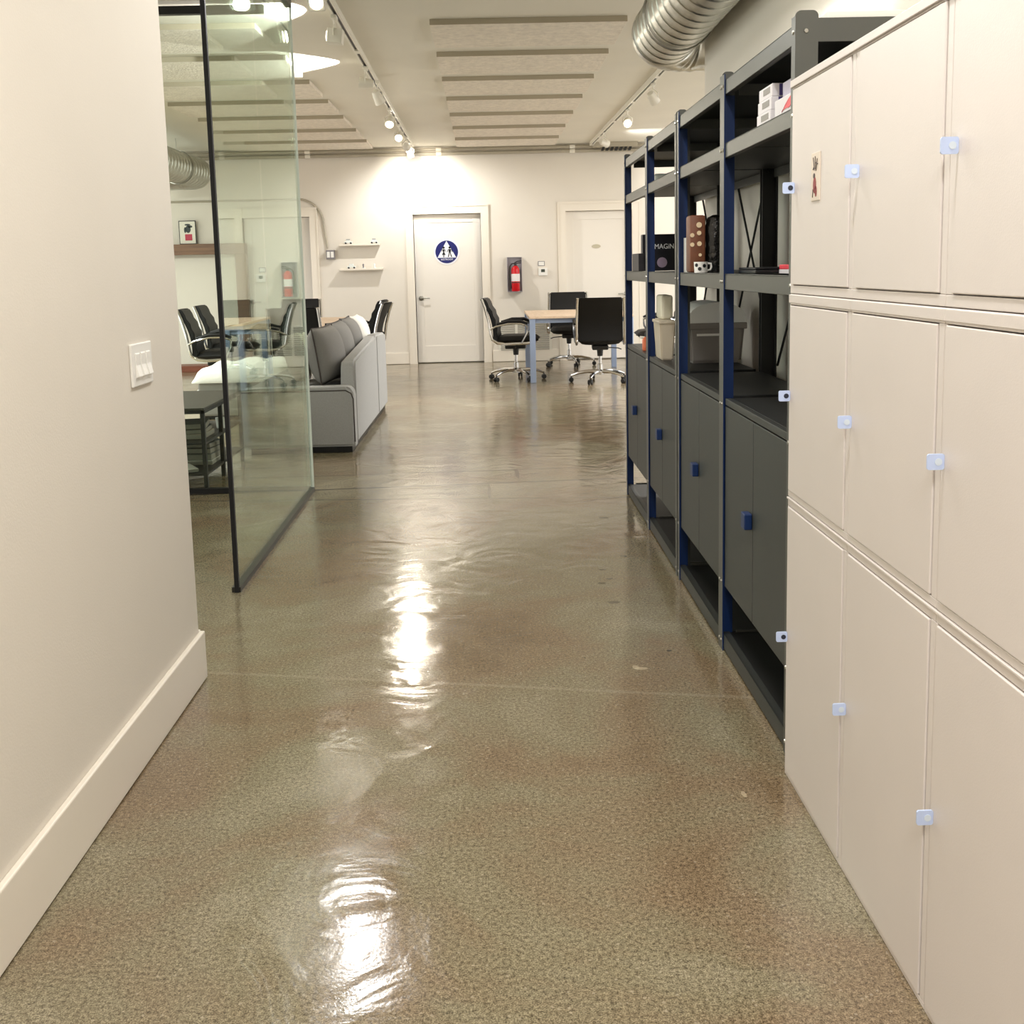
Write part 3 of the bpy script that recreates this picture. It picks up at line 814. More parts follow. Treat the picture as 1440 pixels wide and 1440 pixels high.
head('lit track lamp with glowing bulb, farther of the two glowing ones', (-0.955, 12.25, 2.75), (0.0, -0.85, -0.52), True, G1, 32, 90, 0.7, 0.03, False, WARM)
head('dark-faced track lamp aimed at the wall above the restroom door', (-0.955, 13.35, 2.76), (0.03, 1.0, -0.17), True, G1, 140, 48, 1.0, 0.03, False, WARM)
head('white track lamp at the far end of the main track, pointing down', (-0.96, 14.05, 2.755), (0.1, 0.5, -0.86), True, G1, 85, 150, 0.6, 0.03)
head('grey track lamp nearest to the duct on the right track', (1.485, 9.85, 2.75), (0.5, 0.6, -0.62), False, G2, 90, 80, 0.6)
head('brightly lit track lamp in the middle of the right track', (1.46, 11.45, 2.75), (-0.05, -0.9, -0.42), True, G2, 300, 50, 0.7, light_d=(-2.46, -1.5, -2.25))  # beam turned aside from the lens, added to light the sofa end
head('lit round track lamp at the far end of the right track', (1.425, 13.35, 2.75), (0.8, 0.5, -0.2), True, G2, 70, 90, 0.7)  # lens glows, beam added to brighten the far wall at right

def spiral_duct(label, c, y0, y1, r, turn, hang=True):
    t = thing('duct', label, 'duct', (c[0], y0, c[1]))
    L_ = y1 - y0
    def pipe(bm):
        prof = []
        n = int(L_ / 0.125)
        for k in range(n):
            a = k * L_ / n; s = L_ / n
            prof += [(r, a), (r, a + s * 0.90), (r + 0.004, a + s * 0.93), (r + 0.004, a + s * 0.97)]
        prof.append((r, L_))
        rings = []
        N_ = 40
        for rr, z in prof:
            rings.append([bm.verts.new((rr * math.cos(2 * math.pi * k / N_), z + 0.02 * math.cos(2 * math.pi * k / N_), rr * math.sin(2 * math.pi * k / N_))) for k in range(N_)])
        for A, B in zip(rings, rings[1:]):
            for k in range(N_): bm.faces.new((A[k], A[(k + 1) % N_], B[(k + 1) % N_], B[k]))
        bm.faces.new(rings[0][::-1])
    one('spiral_pipe', GALV, t, pipe, True, 25)
    def elbow(bm):
        pts = [(turn * (r * 1.15 - r * 1.15 * math.cos(R(a))), L_ + r * 1.15 * math.sin(R(a)), 0) for a in range(0, 91, 9)]
        pts += [(turn * (r * 1.15 + 0.25), L_ + r * 1.15, 0)]
        tube(bm, pts, [r + 0.004 + (0.006 if k % 2 else 0) for k in range(len(pts))], 36)
    one('elbow', GALV, t, elbow, True, 25)
    if hang:
        for q in (0.25, 0.85):
            def st(bm):
                tube(bm, [(x, L_ * q, z) for x, y, z in arc((0, 0, 0), r + 0.009, 0, 360, 28)[:-1]], 0.006, 6, closed=True)
                tube(bm, [(0, L_ * q, r + 0.006), (0, L_ * q, CH - c[1] - 0.001)], 0.004, 6)
            one('hanger', STEEL, t, st)
    return t
spiral_duct('large galvanised spiral duct at upper right above the shelving', (1.00, 2.56), 3.2, 6.16, 0.175, 1)
spiral_duct('galvanised spiral duct at far left, seen past the black glass post', (-3.72, 2.58), 9.0, 14.2, 0.19, -1)

def long_pipe(label, z, y, r, x0, x1, grp):
    t = thing('pipe', label, 'pipe', ((x0 + x1) / 2, y, z), 0, grp)
    h_ = (x1 - x0) / 2
    one('tube', PIPEM, t, lambda bm: tube(bm, [(-h_, 0, 0), (h_, 0, 0)], r, 12), True)
    for q in (-0.55, -0.1, 0.32, 0.75):
        def cp(bm):
            tube(bm, [(h_ * q - 0.035, 0, 0), (h_ * q + 0.035, 0, 0)], r + 0.006, 12)
            box(bm, h_ * q - 0.012, h_ * q + 0.012, 0, FY - y - 0.001, -0.01, 0.01)
        one('coupling', WHITEM, t, cp)
    return t
long_pipe('upper pale pipe running along the top of the far wall', 2.880, 14.90, 0.020, -6.15, 2.2, 'pipes along the far wall')
long_pipe('lower pale pipe running along the top of the far wall', 2.828, 14.93, 0.024, -6.15, 2.2, 'pipes along the far wall')
vt = thing('air_grille', 'dark slatted air grille high on the far wall near the shelving', 'air vent', (1.72, 14.80, 2.835))
bx('frame', PIPEM, vt, -0.3, 0.30, -0.03, 0.06, 0.02, 0.084, 0.003)
def sl(bm):
    for k in range(7):
        x = -0.19 + 0.06 * k
        prism(bm, [(x, -0.03), (x + 0.035, -0.03), (x + 0.055, 0.02), (x + 0.02, 0.02)], -0.018, 0.03, 'XZ')
one('slats', BLACK, vt, sl)

# ------------------------------------------------------------------ far wall fittings
cd = thing('conduit', 'thin metal conduit running along the far wall and bending down to the switch box', 'conduit', (0, 14.985, 0))
one('pipe', PIPEM, cd, lambda bm: tube(bm, [(-6.15, 0, 2.268), (-2.62, 0, 2.268)] + [(-2.56 + 0.33 * math.sin(R(a)), 0, 1.938 + 0.33 * math.cos(R(a))) for a in range(0, 91, 10)] + [(-2.19, 0, 1.60)], 0.0135, 8), True)
sb = thing('switch_box', 'small surface switch box with two white rockers left of the wall shelves', 'switch', (-2.15, 14.93, 1.52))
bx('back_box', GREYM, sb, -0.058, 0.058, 0.0, 0.069, -0.062, 0.062, 0.004)
for s in (-1, 1): bx('rocker', WHITEP, sb, s * 0.026 - 0.02, s * 0.026 + 0.02, -0.006, 0.0, -0.04, 0.04, 0.002)

SHX = [(-2.02, -1.475, 1.655), (-2.03, -1.445, 1.325)]
for k, (a, b, z) in enumerate(SHX):
    t = thing('wall_shelf', ['upper white wall shelf with tiny models on the far wall', 'lower white wall shelf with tiny models on the far wall'][k], 'wall shelf', ((a + b) / 2, FY - 0.065, z), 0, 'white wall shelves')
    h_ = (b - a) / 2
    bx('board', TRIM, t, -h_, h_, -0.065, 0.064, -0.024, 0.0, 0.002)
    bx('back_lip', TRIM, t, -h_, h_, 0.05, 0.064, 0.0005, 0.012)
MINI = mat('model_dark', (40, 42, 44), 0.5); MINIW = mat('model_white', (228, 232, 228), 0.5)
def model(label, x, z, cabw, dark, kind):
    t = thing('model_vehicle' if kind == 'car' else 'figurine', label, 'toy model', (x, FY - 0.07, z + 0.0005))
    if kind == 'car':
        one('body', MINIW, t, lambda bm: (box(bm, -cabw, cabw, -0.02, 0.02, 0.012, 0.036, 0.006), box(bm, -cabw * 0.55, cabw * 0.5, -0.017, 0.017, 0.036, 0.058, 0.006)))
        for s in (-1, 1):
            for q in (-1, 1):
                one('wheel', MINI, t, lambda bm: lathe(bm, [(0, -0.005), (0.012, -0.005), (0.012, 0.005), (0, 0.005)], 14, aim((s * cabw * 0.62, q * 0.021, 0.012), (0, 1, 0))))
        bx('roof', dark, t, -cabw * 0.5, cabw * 0.45, -0.0172, 0.0172, 0.056, 0.064, 0.002)
    else:
        one('base', MINIW, t, lambda bm: lathe(bm, [(0, 0), (0.028, 0), (0.026, 0.008), (0, 0.008)], 16))
        one('body', dark, t, lambda bm: lathe(bm, [(0, 0.008), (0.012, 0.009), (0.008, 0.03), (0.014, 0.045), (0.010, 0.058), (0, 0.064)], 14), True)
model('tiny white and dark model vehicle at left on the upper wall shelf', -1.90, 1.655, 0.055, MINI, 'car')
model('tiny dark domed model on a white base at right on the upper wall shelf', -1.55, 1.655, 0.05, MINI, 'car')
model('tiny white model vehicle with dark wheels on the lower wall shelf', -1.87, 1.325, 0.06, MINIW, 'car')
model('tiny grey figurine in the middle of the lower wall shelf', -1.71, 1.325, 0, GREYM, 'fig')
model('tiny pale figurine at right on the lower wall shelf', -1.56, 1.325, 0, MINIW, 'fig')

# restroom sign on door 2
sg = thing('restroom_sign', 'round blue restroom sign with white triangle on the far door', 'sign', (-0.577, FY + 0.079, 1.523))
one('rim', SIGNW, sg, lambda bm: disc(bm, (0, 0, 0), (0, -1, 0), 0.176, 0.004, 48))
one('disc', SIGNB, sg, lambda bm: disc(bm, (0, -0.0041, 0), (0, -1, 0), 0.155, 0.002, 48))
one('triangle', SIGNW, sg, lambda bm: prism(bm, [(-0.128, -0.078), (0.128, -0.078), (0.0, 0.150)], -0.0085, -0.0062, 'XZ'))
def woman(bm):
    lathe(bm, [(0, 0), (0.014, 0), (0.014, 0.001), (0, 0.001)], 14, aim((-0.034, -0.0086, 0.040), (0, -1, 0)))
    for poly in ([(-0.048, 0.022), (-0.020, 0.022), (-0.026, -0.012), (-0.042, -0.012)], [(-0.042, -0.013), (-0.026, -0.013), (-0.014, -0.046), (-0.054, -0.046)],
                 [(-0.054, 0.020), (-0.049, 0.022), (-0.052, -0.008), (-0.058, -0.008)], [(-0.019, 0.022), (-0.014, 0.020), (-0.010, -0.008), (-0.016, -0.008)],
                 [(-0.042, -0.047), (-0.036, -0.047), (-0.036, -0.072), (-0.042, -0.072)], [(-0.032, -0.047), (-0.026, -0.047), (-0.026, -0.072), (-0.032, -0.072)]):
        prism(bm, poly, -0.0096, -0.0086, 'XZ')
_o = one('woman_symbol', SIGNK, sg, woman)
for v in _o.data.vertices: v.co.x *= 1.22; v.co.z = (v.co.z + 0.072) * 1.16 - 0.072
def man(bm):
    lathe(bm, [(0, 0), (0.013, 0), (0.013, 0.001), (0, 0.001)], 14, aim((0.034, -0.0086, 0.040), (0, -1, 0)))
    for poly in ([(0.018, 0.023), (0.050, 0.023), (0.045, -0.022), (0.023, -0.022)], [(0.017, 0.022), (0.010, 0.016), (0.002, -0.012), (0.009, -0.014)],
                 [(0.051, 0.022), (0.058, 0.016), (0.066, -0.012), (0.059, -0.014)], [(0.023, -0.023), (0.033, -0.023), (0.022, -0.070), (0.010, -0.070)], [(0.035, -0.023), (0.045, -0.023), (0.060, -0.070), (0.047, -0.070)]):
        prism(bm, poly, -0.0096, -0.0086, 'XZ')
_o = one('man_symbol', SIGNK, sg, man)
for v in _o.data.vertices: v.co.x *= 1.22; v.co.z = (v.co.z + 0.072) * 1.16 - 0.072
text_mesh('lettering', 'RESTROOM', 0.034, SIGNW, sg, (0.0, -0.0075, -0.103), (R(90), 0, 0), width=0.16)
pq = thing('door_plaque', 'small oval plaque on the far right door', 'plaque', (1.478, FY + 0.0785, 1.553))
one('plate', mat('plaque_grey', (196, 188, 164), 0.4), pq, lambda bm: prism(bm, ellipse(0, 0, 0.062, 0.028, 24), -0.004, 0.0, 'XZ'))

# fire extinguisher in its grey wall cabinet
ec = thing('extinguisher_cabinet', 'grey open-fronted metal cabinet on the wall holding the fire extinguisher', 'cabinet', (0.345, FY - 0.085, 0.96))
def ecb(bm):
    box(bm, -0.1, 0.1, 0.025, 0.084, 0, 0.47)
    for a, b, c, d in ((-0.1, -0.093, 0, 0.47), (0.093, 0.1, 0, 0.47), (-0.093, 0.093, 0.463, 0.47)): box(bm, a, b, -0.005, 0.025, c, d)
    box(bm, -0.1, 0.1, -0.10, 0.025, 0, 0.008)
one('shell', [mat('cabinet_grey', (150, 146, 152), 0.45)], ec, ecb)
fe = thing('fire_extinguisher', 'red fire extinguisher with black hose standing in the grey wall cabinet', 'fire extinguisher', (0.355, FY - 0.122, 0.9695))
one('cylinder', REDM, fe, lambda bm: lathe(bm, [(0, 0), (0.050, 0), (0.056, 0.008), (0.056, 0.285), (0.050, 0.315), (0.030, 0.338), (0.018, 0.345), (0, 0.345)], 28), True)
one('label_band', LABELW, fe, lambda bm: lathe(bm, [(0.0563, 0.135), (0.0575, 0.135), (0.0575, 0.235), (0.0563, 0.235)], 28), True)
one('dark_band', MINI, fe, lambda bm: lathe(bm, [(0.0563, 0.112), (0.0574, 0.112), (0.0574, 0.124), (0.0563, 0.124)], 28), True)
def valve(bm):
    lathe(bm, [(0, 0.3455), (0.018, 0.3455), (0.016, 0.375), (0.010, 0.39), (0, 0.39)], 14)
    tube(bm, [(-0.01, 0, 0.385), (0.03, 0, 0.402), (0.085, 0, 0.405)], 0.007, 8)
    tube(bm, [(0.0, 0, 0.37), (0.04, 0, 0.38), (0.08, 0, 0.382)], 0.006, 8)
one('valve', PLASTIC, fe, valve, True)
one('hose', PLASTIC, fe, lambda bm: tube(bm, [(-0.01, -0.01, 0.375), (-0.05, -0.02, 0.372), (-0.078, -0.025, 0.33), (-0.084, -0.02, 0.24), (-0.076, -0.012, 0.14), (-0.066, -0.01, 0.06), (-0.064, -0.01, 0.035)], [0.009] * 5 + [0.011, 0.015], 10), True)

ts = thing('thermostat', 'small white wall thermostat with dark display right of the extinguisher', 'thermostat', (0.735, FY - 0.001, 1.222))
bx('case', WHITEP, ts, -0.062, 0.062, -0.028, 0, -0.052, 0.052, 0.005); bx('display', mat('grey_green_display', (70, 76, 66), 0.3), ts, -0.026, 0.026, -0.0295, -0.0282, -0.004, 0.036)
wn = thing('notice', 'tiny framed notice on the wall just above the thermostat', 'notice', (0.715, FY - 0.001, 1.335))
bx('card', GREYM, wn, -0.046, 0.046, -0.004, 0, -0.032, 0.032); bx('paper', WHITEP, wn, -0.038, 0.038, -0.0052, -0.0042, -0.025, 0.025)
vg = thing('return_air_grille', 'white louvred return air grille low on the far wall behind the table', 'air vent', (0.47, FY - 0.001, 0.34))
bx('frame', WHITEM, vg, -0.37, 0.37, -0.012, 0, -0.23, 0.23, 0.003)
def lv(bm):
    for s in (-0.235, 0.0, 0.235):
        for k in range(14):
            z = -0.185 + 0.0285 * k
            prism(bm, [(-0.014, z), (-0.020, z + 0.004), (-0.0125, z + 0.022), (-0.0125, z)], s - 0.10, s + 0.10, 'YZ')
one('louvre', mat('louvre_grey', (168, 164, 152), 0.5), vg, lv)

# light switch plate on the near left wall
sp = thing('light_switch', 'white three-gang light switch plate on the near left wall', 'light switch', (XL, 2.993, 1.062))
def plate(bm): box(bm, 0, 0.008, -0.086, 0.086, -0.058, 0.058, 0.003)
one('plate', WHITEP, sp, plate)
for k in range(3):
    y = -0.046 + 0.046 * k
    def tg(bm):
        prism(bm, [(0.0082, 0.033), (0.0115, 0.030), (0.0105, 0.0), (0.0175, -0.030), (0.0082, -0.034)], y - 0.016, y + 0.016, 'XZ')
    one('rocker', mat('switch_white', (246, 244, 238), 0.3), sp, tg)

# brown surround, plinth and picture at far left
ms = thing('mantel_surround', 'brown wooden surround with a thick top beam on the far left wall', 'surround', (-4.3, FY - 0.09, 0))
bx('beam', WOODB, ms, -0.95, 1.02, -0.09, 0.089, 1.56, 1.70, 0.004)
bx('leg', WOODB, ms, 0.87, 1.02, -0.02, 0.089, 0, 1.559, 0.004)
bx('leg', WOODB, ms, -0.95, -0.80, -0.02, 0.089, 0, 1.559, 0.004)
tag(bx('plinth', WOODR, None, -5.3, -3.5, 14.55, 14.88, 0.0, 0.085, 0.004), 'low red-brown wooden plinth on the floor below the mantel surround', 'plinth')
pc = thing('picture', 'small framed picture of a dark plant over a red block on the brown beam', 'picture', (-4.055, FY - 0.075, 1.7012))
bx('frame', mat('dark_frame', (50, 46, 44), 0.5), pc, -0.115, 0.115, 0, 0.018, 0, 0.315, 0.002)
bx('paper', mat('picture_paper', (232, 228, 214), 0.6), pc, -0.104, 0.104, -0.0015, -0.0002, 0.011, 0.304)
one('plant_shape', mat('dark_green_ink', (56, 66, 66), 0.6), pc, lambda bm: [prism(bm, ellipse(x, z, a, b, 14), -0.0024, -0.0017, 'XZ') for x, z, a, b in ((0.01, 0.20, 0.035, 0.05), (-0.03, 0.19, 0.015, 0.04), (0.04, 0.235, 0.03, 0.016), (0.005, 0.26, 0.04, 0.012))])
bx('red_block', mat('rose_ink', (188, 60, 84), 0.6), pc, -0.035, 0.06, -0.0026, -0.0018, 0.05, 0.135)

# ------------------------------------------------------------------ office chairs
def chair_proto(label):
    t = thing('office_chair', label, 'office chair', (0, 0, 0), 0, 'black leather office chairs')
    # faces +Y
    def seat(bm):
        pillow(bm, 0.50, 0.50, 0.11, 12, Matrix.Translation((0, 0.03, 0.475)), power=5)
    one('seat', LEATHER, t, seat, True, 70)
    def back(bm):
        n = 10; prof = []
        for k in range(n + 1):
            q = k / n; z = 0.47 + 0.48 * q
            y = -0.215 - 0.05 * math.sin(q * 1.2) - 0.09 * q * q + 0.03 * math.sin(q * math.pi)
            prof.append((y, z))
        hw = 0.245
        def row(off, s):
            return [[bm.verts.new((hw * u * (1 - 0.05 * (k / n) ** 2), y + off + (0.0 if s else -0.012 * (1 - u * u)), z)) for u in (-1, -0.93, -0.5, 0, 0.5, 0.93, 1)] for k, (y, z) in enumerate(prof)]
        A = row(0.03, 1); B = row(-0.025, 0)
        for X, fl in ((A, False), (B, True)):
            for i in range(n):
                for j in range(6):
                    q = (X[i][j], X[i][j + 1], X[i + 1][j + 1], X[i + 1][j]); bm.faces.new(q if not fl else q[::-1])
        for i in range(n):
            for j, fl in ((0, 0), (6, 1)):
                bm.faces.new((A[i][j], A[i + 1][j], B[i + 1][j], B[i][j]))
        for i in (0, n):
            for j in range(6): bm.faces.new((A[i][j], A[i][j + 1], B[i][j + 1], B[i][j]))
        for i in (2, 4, 6, 8):      # upholstery ribs pulled in on the front
            for v in A[i]: v.co.y -= 0.012
        bmesh.ops.recalc_face_normals(bm, faces=bm.faces[:])
        es = [e for e in bm.edges if e.calc_face_angle(0) > 1.0]
        bmesh.ops.bevel(bm, geom=es, offset=0.010, segments=2, affect='EDGES')
    one('backrest', LEATHER, t, back, True, 50)
    for s in (-1, 1):
        def fr(bm):
            x = s * 0.262
            P = [(x, 0.25, 0.452), (x, 0.15, 0.438), (x, -0.10, 0.432), (x, -0.19, 0.445), (x, -0.245, 0.485), (x, -0.262, 0.55), (x * 0.995, -0.285, 0.70), (x * 0.97, -0.325, 0.85), (x * 0.95, -0.362, 0.945)]
            tube(bm, P, 0.0155, 8)
        one('side_frame', CHROME, t, fr, True)
        arm_o = None
        def am(bm):
            x = s * 0.285
            tube(bm, [(s * 0.268, -0.268, 0.60), (x, -0.20, 0.635), (x, -0.06, 0.665), (x, 0.08, 0.665), (x, 0.155, 0.635), (x, 0.15, 0.56), (s * 0.275, 0.09, 0.445)], 0.011, 8)
        arm_o = one('armrest', CHROME, t, am, True)
        def ap(bm):
            x = s * 0.285
            tube(bm, [(x, -0.19, 0.66), (x, -0.06, 0.692), (x, 0.08, 0.692), (x, 0.16, 0.66)], [0.012, 0.018, 0.018, 0.012], 8)
        one('arm_pad', LEATHER, arm_o, ap, True)
    def mech(bm):
        box(bm, -0.09, 0.09, -0.12, 0.12, 0.365, 0.418, 0.012)
        lathe(bm, [(0.0, 0.29), (0.03, 0.29), (0.036, 0.365), (0, 0.365)], 14)
        tube(bm, [(0.05, 0.0, 0.385), (0.2, 0.02, 0.375), (0.24, 0.03, 0.36)], 0.006, 6)
    one('mechanism', PLASTIC, t, mech)
    one('gas_column', CHROME, t, lambda bm: lathe(bm, [(0, 0.10), (0.03, 0.10), (0.03, 0.20), (0.018, 0.205), (0.018, 0.29), (0, 0.29)], 18), True)
    b = one('hub', CHROME, t, lambda bm: lathe(bm, [(0, 0.078), (0.045, 0.085), (0.048, 0.125), (0.032, 0.14), (0, 0.14)], 20), True)
    for k in range(5):
        a = R(90 + 72 * k + 14); c, s_ = math.cos(a), math.sin(a)
        lg = one('leg', CHROME, t, lambda bm: tube(bm, [(c * 0.03, s_ * 0.03, 0.118), (c * 0.15, s_ * 0.15, 0.118), (c * 0.26, s_ * 0.26, 0.098), (c * 0.325, s_ * 0.325, 0.074)], [0.022, 0.019, 0.015, 0.012], 8), True)
        def cs(bm):
            p = Vector((c * 0.325, s_ * 0.325, 0.0)); ax = Vector((-s_, c, 0))
            for q in (-0.016, 0.016):
                lathe(bm, [(0, -0.010), (0.020, -0.010), (0.0275, -0.006), (0.0275, 0.006), (0.020, 0.010), (0, 0.010)], 14, aim(p + Vector((0, 0, 0.0275)) + ax * q, ax))
            tube(bm, [p + Vector((0, 0, 0.03)), p + Vector((0, 0, 0.07))], 0.008, 6)
        one('caster', PLASTIC, lg, cs)
    return t
def face(dx, dy): return math.atan2(dy, dx) - math.pi / 2
c0 = chair_proto('black office chair in profile facing right, left of the meeting table')
c0.location = (0.285, 12.55, 0); c0.rotation_euler = (0, 0, face(1, -0.10))
for x, y, rz, lb in (
    (1.02, 14.18, face(-0.05, -1), 'black office chair behind the meeting table, facing the camera'),
    (1.215, 12.10, face(0.06, 1), 'black office chair seen squarely from behind at the meeting table'),
    (2.00, 12.9, face(-1, 0.05), 'black office chair right of the meeting table, half hidden by the shelving'),
    (-2.80, 11.25, face(1, 0.10), 'black office chair with white frame at far left, nearest left of the black glass post'),
    (-2.92, 12.35, face(1, 0.05), 'black office chair at far left directly behind the black glass post'),
    (-1.94, 11.12, face(0.02, 1), 'black office chair seen from behind at the near end of the left table'),
    (-2.45, 13.85, face(0.0, -1), 'black office chair at the far end of the left table, against the far wall'),
    (-1.47, 11.85, face(-1, 0.12), 'black office chair facing left behind the sofa, nearer of two'),
    (-1.60, 12.85, face(-1, 0.05), 'black office chair facing left behind the sofa, farther of two')):
    dup(c0, (x, y, 0), rz, lb)

def table(label, x0, x1, y0, y1, zt, mt, ml, apron=True):
    t = thing('table', label, 'table', ((x0 + x1) / 2, (y0 + y1) / 2, 0), 0, 'meeting tables')
    hx, hy = (x1 - x0) / 2, (y1 - y0) / 2
    bx('tabletop', mt, t, -hx, hx, -hy, hy, zt - 0.026, zt, 0.003)
    for sx in (-1, 1):
        for sy in (-1, 1):
            cx, cy_ = sx * (hx - 0.036), sy * (hy - 0.036)
            bx('leg', ml, t, cx - 0.032, cx + 0.032, cy_ - 0.032, cy_ + 0.032, 0, zt - 0.0265, 0.004)
    for s in (-1, 1):
        bx('apron', ml, t, -hx + 0.07, hx - 0.07, s * (hy - 0.036) - 0.012, s * (hy - 0.036) + 0.012, zt - 0.075, zt - 0.0268)
        bx('apron', ml, t, s * (hx - 0.036) - 0.012, s * (hx - 0.036) + 0.012, -hy + 0.07, hy - 0.07, zt - 0.075, zt - 0.0268)
    return t
table('pale wood meeting table with blue-grey legs near the far right door', 0.43, 1.60, 12.12, 13.85, 0.745, WOODL, BLUELEG)
table('pale wood table behind the sofa at the left', -2.80, -1.70, 11.42, 13.35, 0.74, WOODL, BLUELEG)

# ------------------------------------------------------------------ sofa
sf = thing('sofa', 'grey fabric sofa seen from behind and its arm end, left of the walkway', 'sofa', (-1.45, 8.9, 0))
ox, oy = 1.45, -8.9
def SB(name, m_, x0, x1, y0, y1, z0, z1, bev, smooth=True):
    return one(name, m_, sf, lambda bm: box(bm, x0 + ox, x1 + ox, y0 + oy, y1 + oy, z0, z1, bev, seg=3), smooth, 50)
SB('plinth', BLACK, -1.75, -1.02, 7.76, 10.24, 0.0, 0.05, 0.004, False)
def armm(bm):
    # arm with a rounded outer shoulder
    p = [(-1.80, 0.045), (-0.995, 0.045), (-0.995, 0.41)] + [(-1.055 + 0.06 * math.cos(R(a)), 0.41 + 0.07 * math.sin(R(a))) for a in range(15, 91, 15)] + [(-1.78, 0.475), (-1.80, 0.455)]
    prism(bm, [(x + ox, z) for x, z in p], 7.74 + oy, 7.90 + oy, 'XZ')
    bmesh.ops.bevel(bm, geom=[e for e in bm.edges if abs((e.verts[0].co - e.verts[1].co).y) < 1e-4], offset=0.018, segments=3, affect='EDGES')
one('arm', SOFAM, sf, armm, True, 50)
def weltm(bm):
    p = [(-1.80, 0.452), (-1.05, 0.452), (-1.012, 0.43), (-0.998, 0.39), (-0.996, 0.08)]
    tube(bm, [(x + ox, 7.741 + oy, z) for x, z in p], 0.005, 6)
one('piping', PIPING, sf, weltm)
def backm(y0, y1, za, zb, w0=-1.13):
    def f(bm):
        p = [(y0, 0.045), (y1, 0.045), (y1, zb - 0.03), (y1 - 0.03, zb), (y0 + 0.04, za), (y0, za - 0.04)]
        prism(bm, [(y + oy, z) for y, z in p], w0 + ox, -0.995 + ox, 'YZ')
        for v in bm.verts:          # the rear leans: thinner towards the top
            if v.co.z > 0.3 and v.co.x < -1.1 + ox: v.co.x += 0.03
        bmesh.ops.bevel(bm, geom=[e for e in bm.edges], offset=0.018, segments=3, affect='EDGES')
    return f
one('back', SOFAM, sf, backm(7.905, 9.46, 0.655, 0.74), True, 50)
one('back', SOFAM, sf, backm(9.475, 10.26, 0.74, 0.72), True, 50)
SB('seat_base', SOFAM, -1.80, -1.135, 7.905, 10.26, 0.055, 0.28, 0.02)
SB('seat_cushion', SOFAC, -1.82, -1.14, 7.91, 9.05, 0.285, 0.46, 0.04)
SB('seat_cushion', SOFAC, -1.82, -1.14, 9.06, 10.25, 0.285, 0.46, 0.04)

def cushion(label, loc, rot, w_, d_, th, m_, grp=None, pip=True):
    t = thing('cushion', label, 'cushion', loc, 0, grp)
    t.rotation_euler = rot
    one('cover', m_, t, lambda bm: pillow(bm, w_, d_, th, 14), True, 80)
    if pip:
        def pp(bm):
            n = 14; P = []
            for k in range(n): P.append((-1 + 2 * k / n, -1))
            for k in range(n): P.append((1, -1 + 2 * k / n))
            for k in range(n): P.append((1 - 2 * k / n, 1))
            for k in range(n): P.append((-1, 1 - 2 * k / n))
            Q = []
            for u, v in P:
                pin = 1 - 0.05 * (1 - u * u) * abs(v) ** 3; pin2 = 1 - 0.05 * (1 - v * v) * abs(u) ** 3
                Q.append((u * w_ / 2 * pin2, v * d_ / 2 * pin, 0))
            tube(bm, Q, 0.006, 6, closed=True)
        one('piping', PIPING, t, pp)
    return t
GC = 'cushions along the sofa back'
cushion('big grey back cushion with dark piping at the arm end of the sofa', (-1.24, 8.18, 0.685), (R(8), R(82), R(0)), 0.42, 0.52, 0.24, SOFAC, GC)
cushion('second grey back cushion along the sofa, behind the arm-end one', (-1.235, 8.78, 0.69), (R(4), R(82), R(0)), 0.42, 0.58, 0.24, SOFAC, GC)
cushion('third grey back cushion along the sofa', (-1.23, 9.40, 0.695), (R(0), R(82), R(0)), 0.42, 0.58, 0.24, SOFAC, GC)
cushion('white cushion at the far end of the sofa back', (-1.225, 9.96, 0.70), (R(0), R(84), R(0)), 0.40, 0.50, 0.24, WHITECL, GC, False)
cushion('small pale pink-grey cushion leaning left of the arm-end cushion', (-1.46, 8.14, 0.67), (R(0), R(76), R(-8)), 0.36, 0.36, 0.12, mat('pinkish_fabric', (168, 156, 148), 0.9, bump=0.2, bscale=400), None, False)
fl = thing('throw', 'cream fluffy throw bunched on top of the sofa cushions', 'throw', (-1.475, 8.44, 0.462))
def fluff(bm):
    bmesh.ops.create_icosphere(bm, subdivisions=4, radius=0.16)
    for v in bm.verts:
        n_ = 1 + 0.08 * math.sin(v.co.x * 60 + v.co.z * 30) + 0.08 * math.sin(v.co.y * 55 + v.co.x * 21) + random.uniform(-0.03, 0.03)
        v.co *= n_; v.co.x *= 0.6; v.co.y *= 1.1; v.co.z = v.co.z * 1.12 + 0.18
        v.co.z = max(0.0, v.co.z)
one('fleece', CREAM, fl, fluff, True, 180)

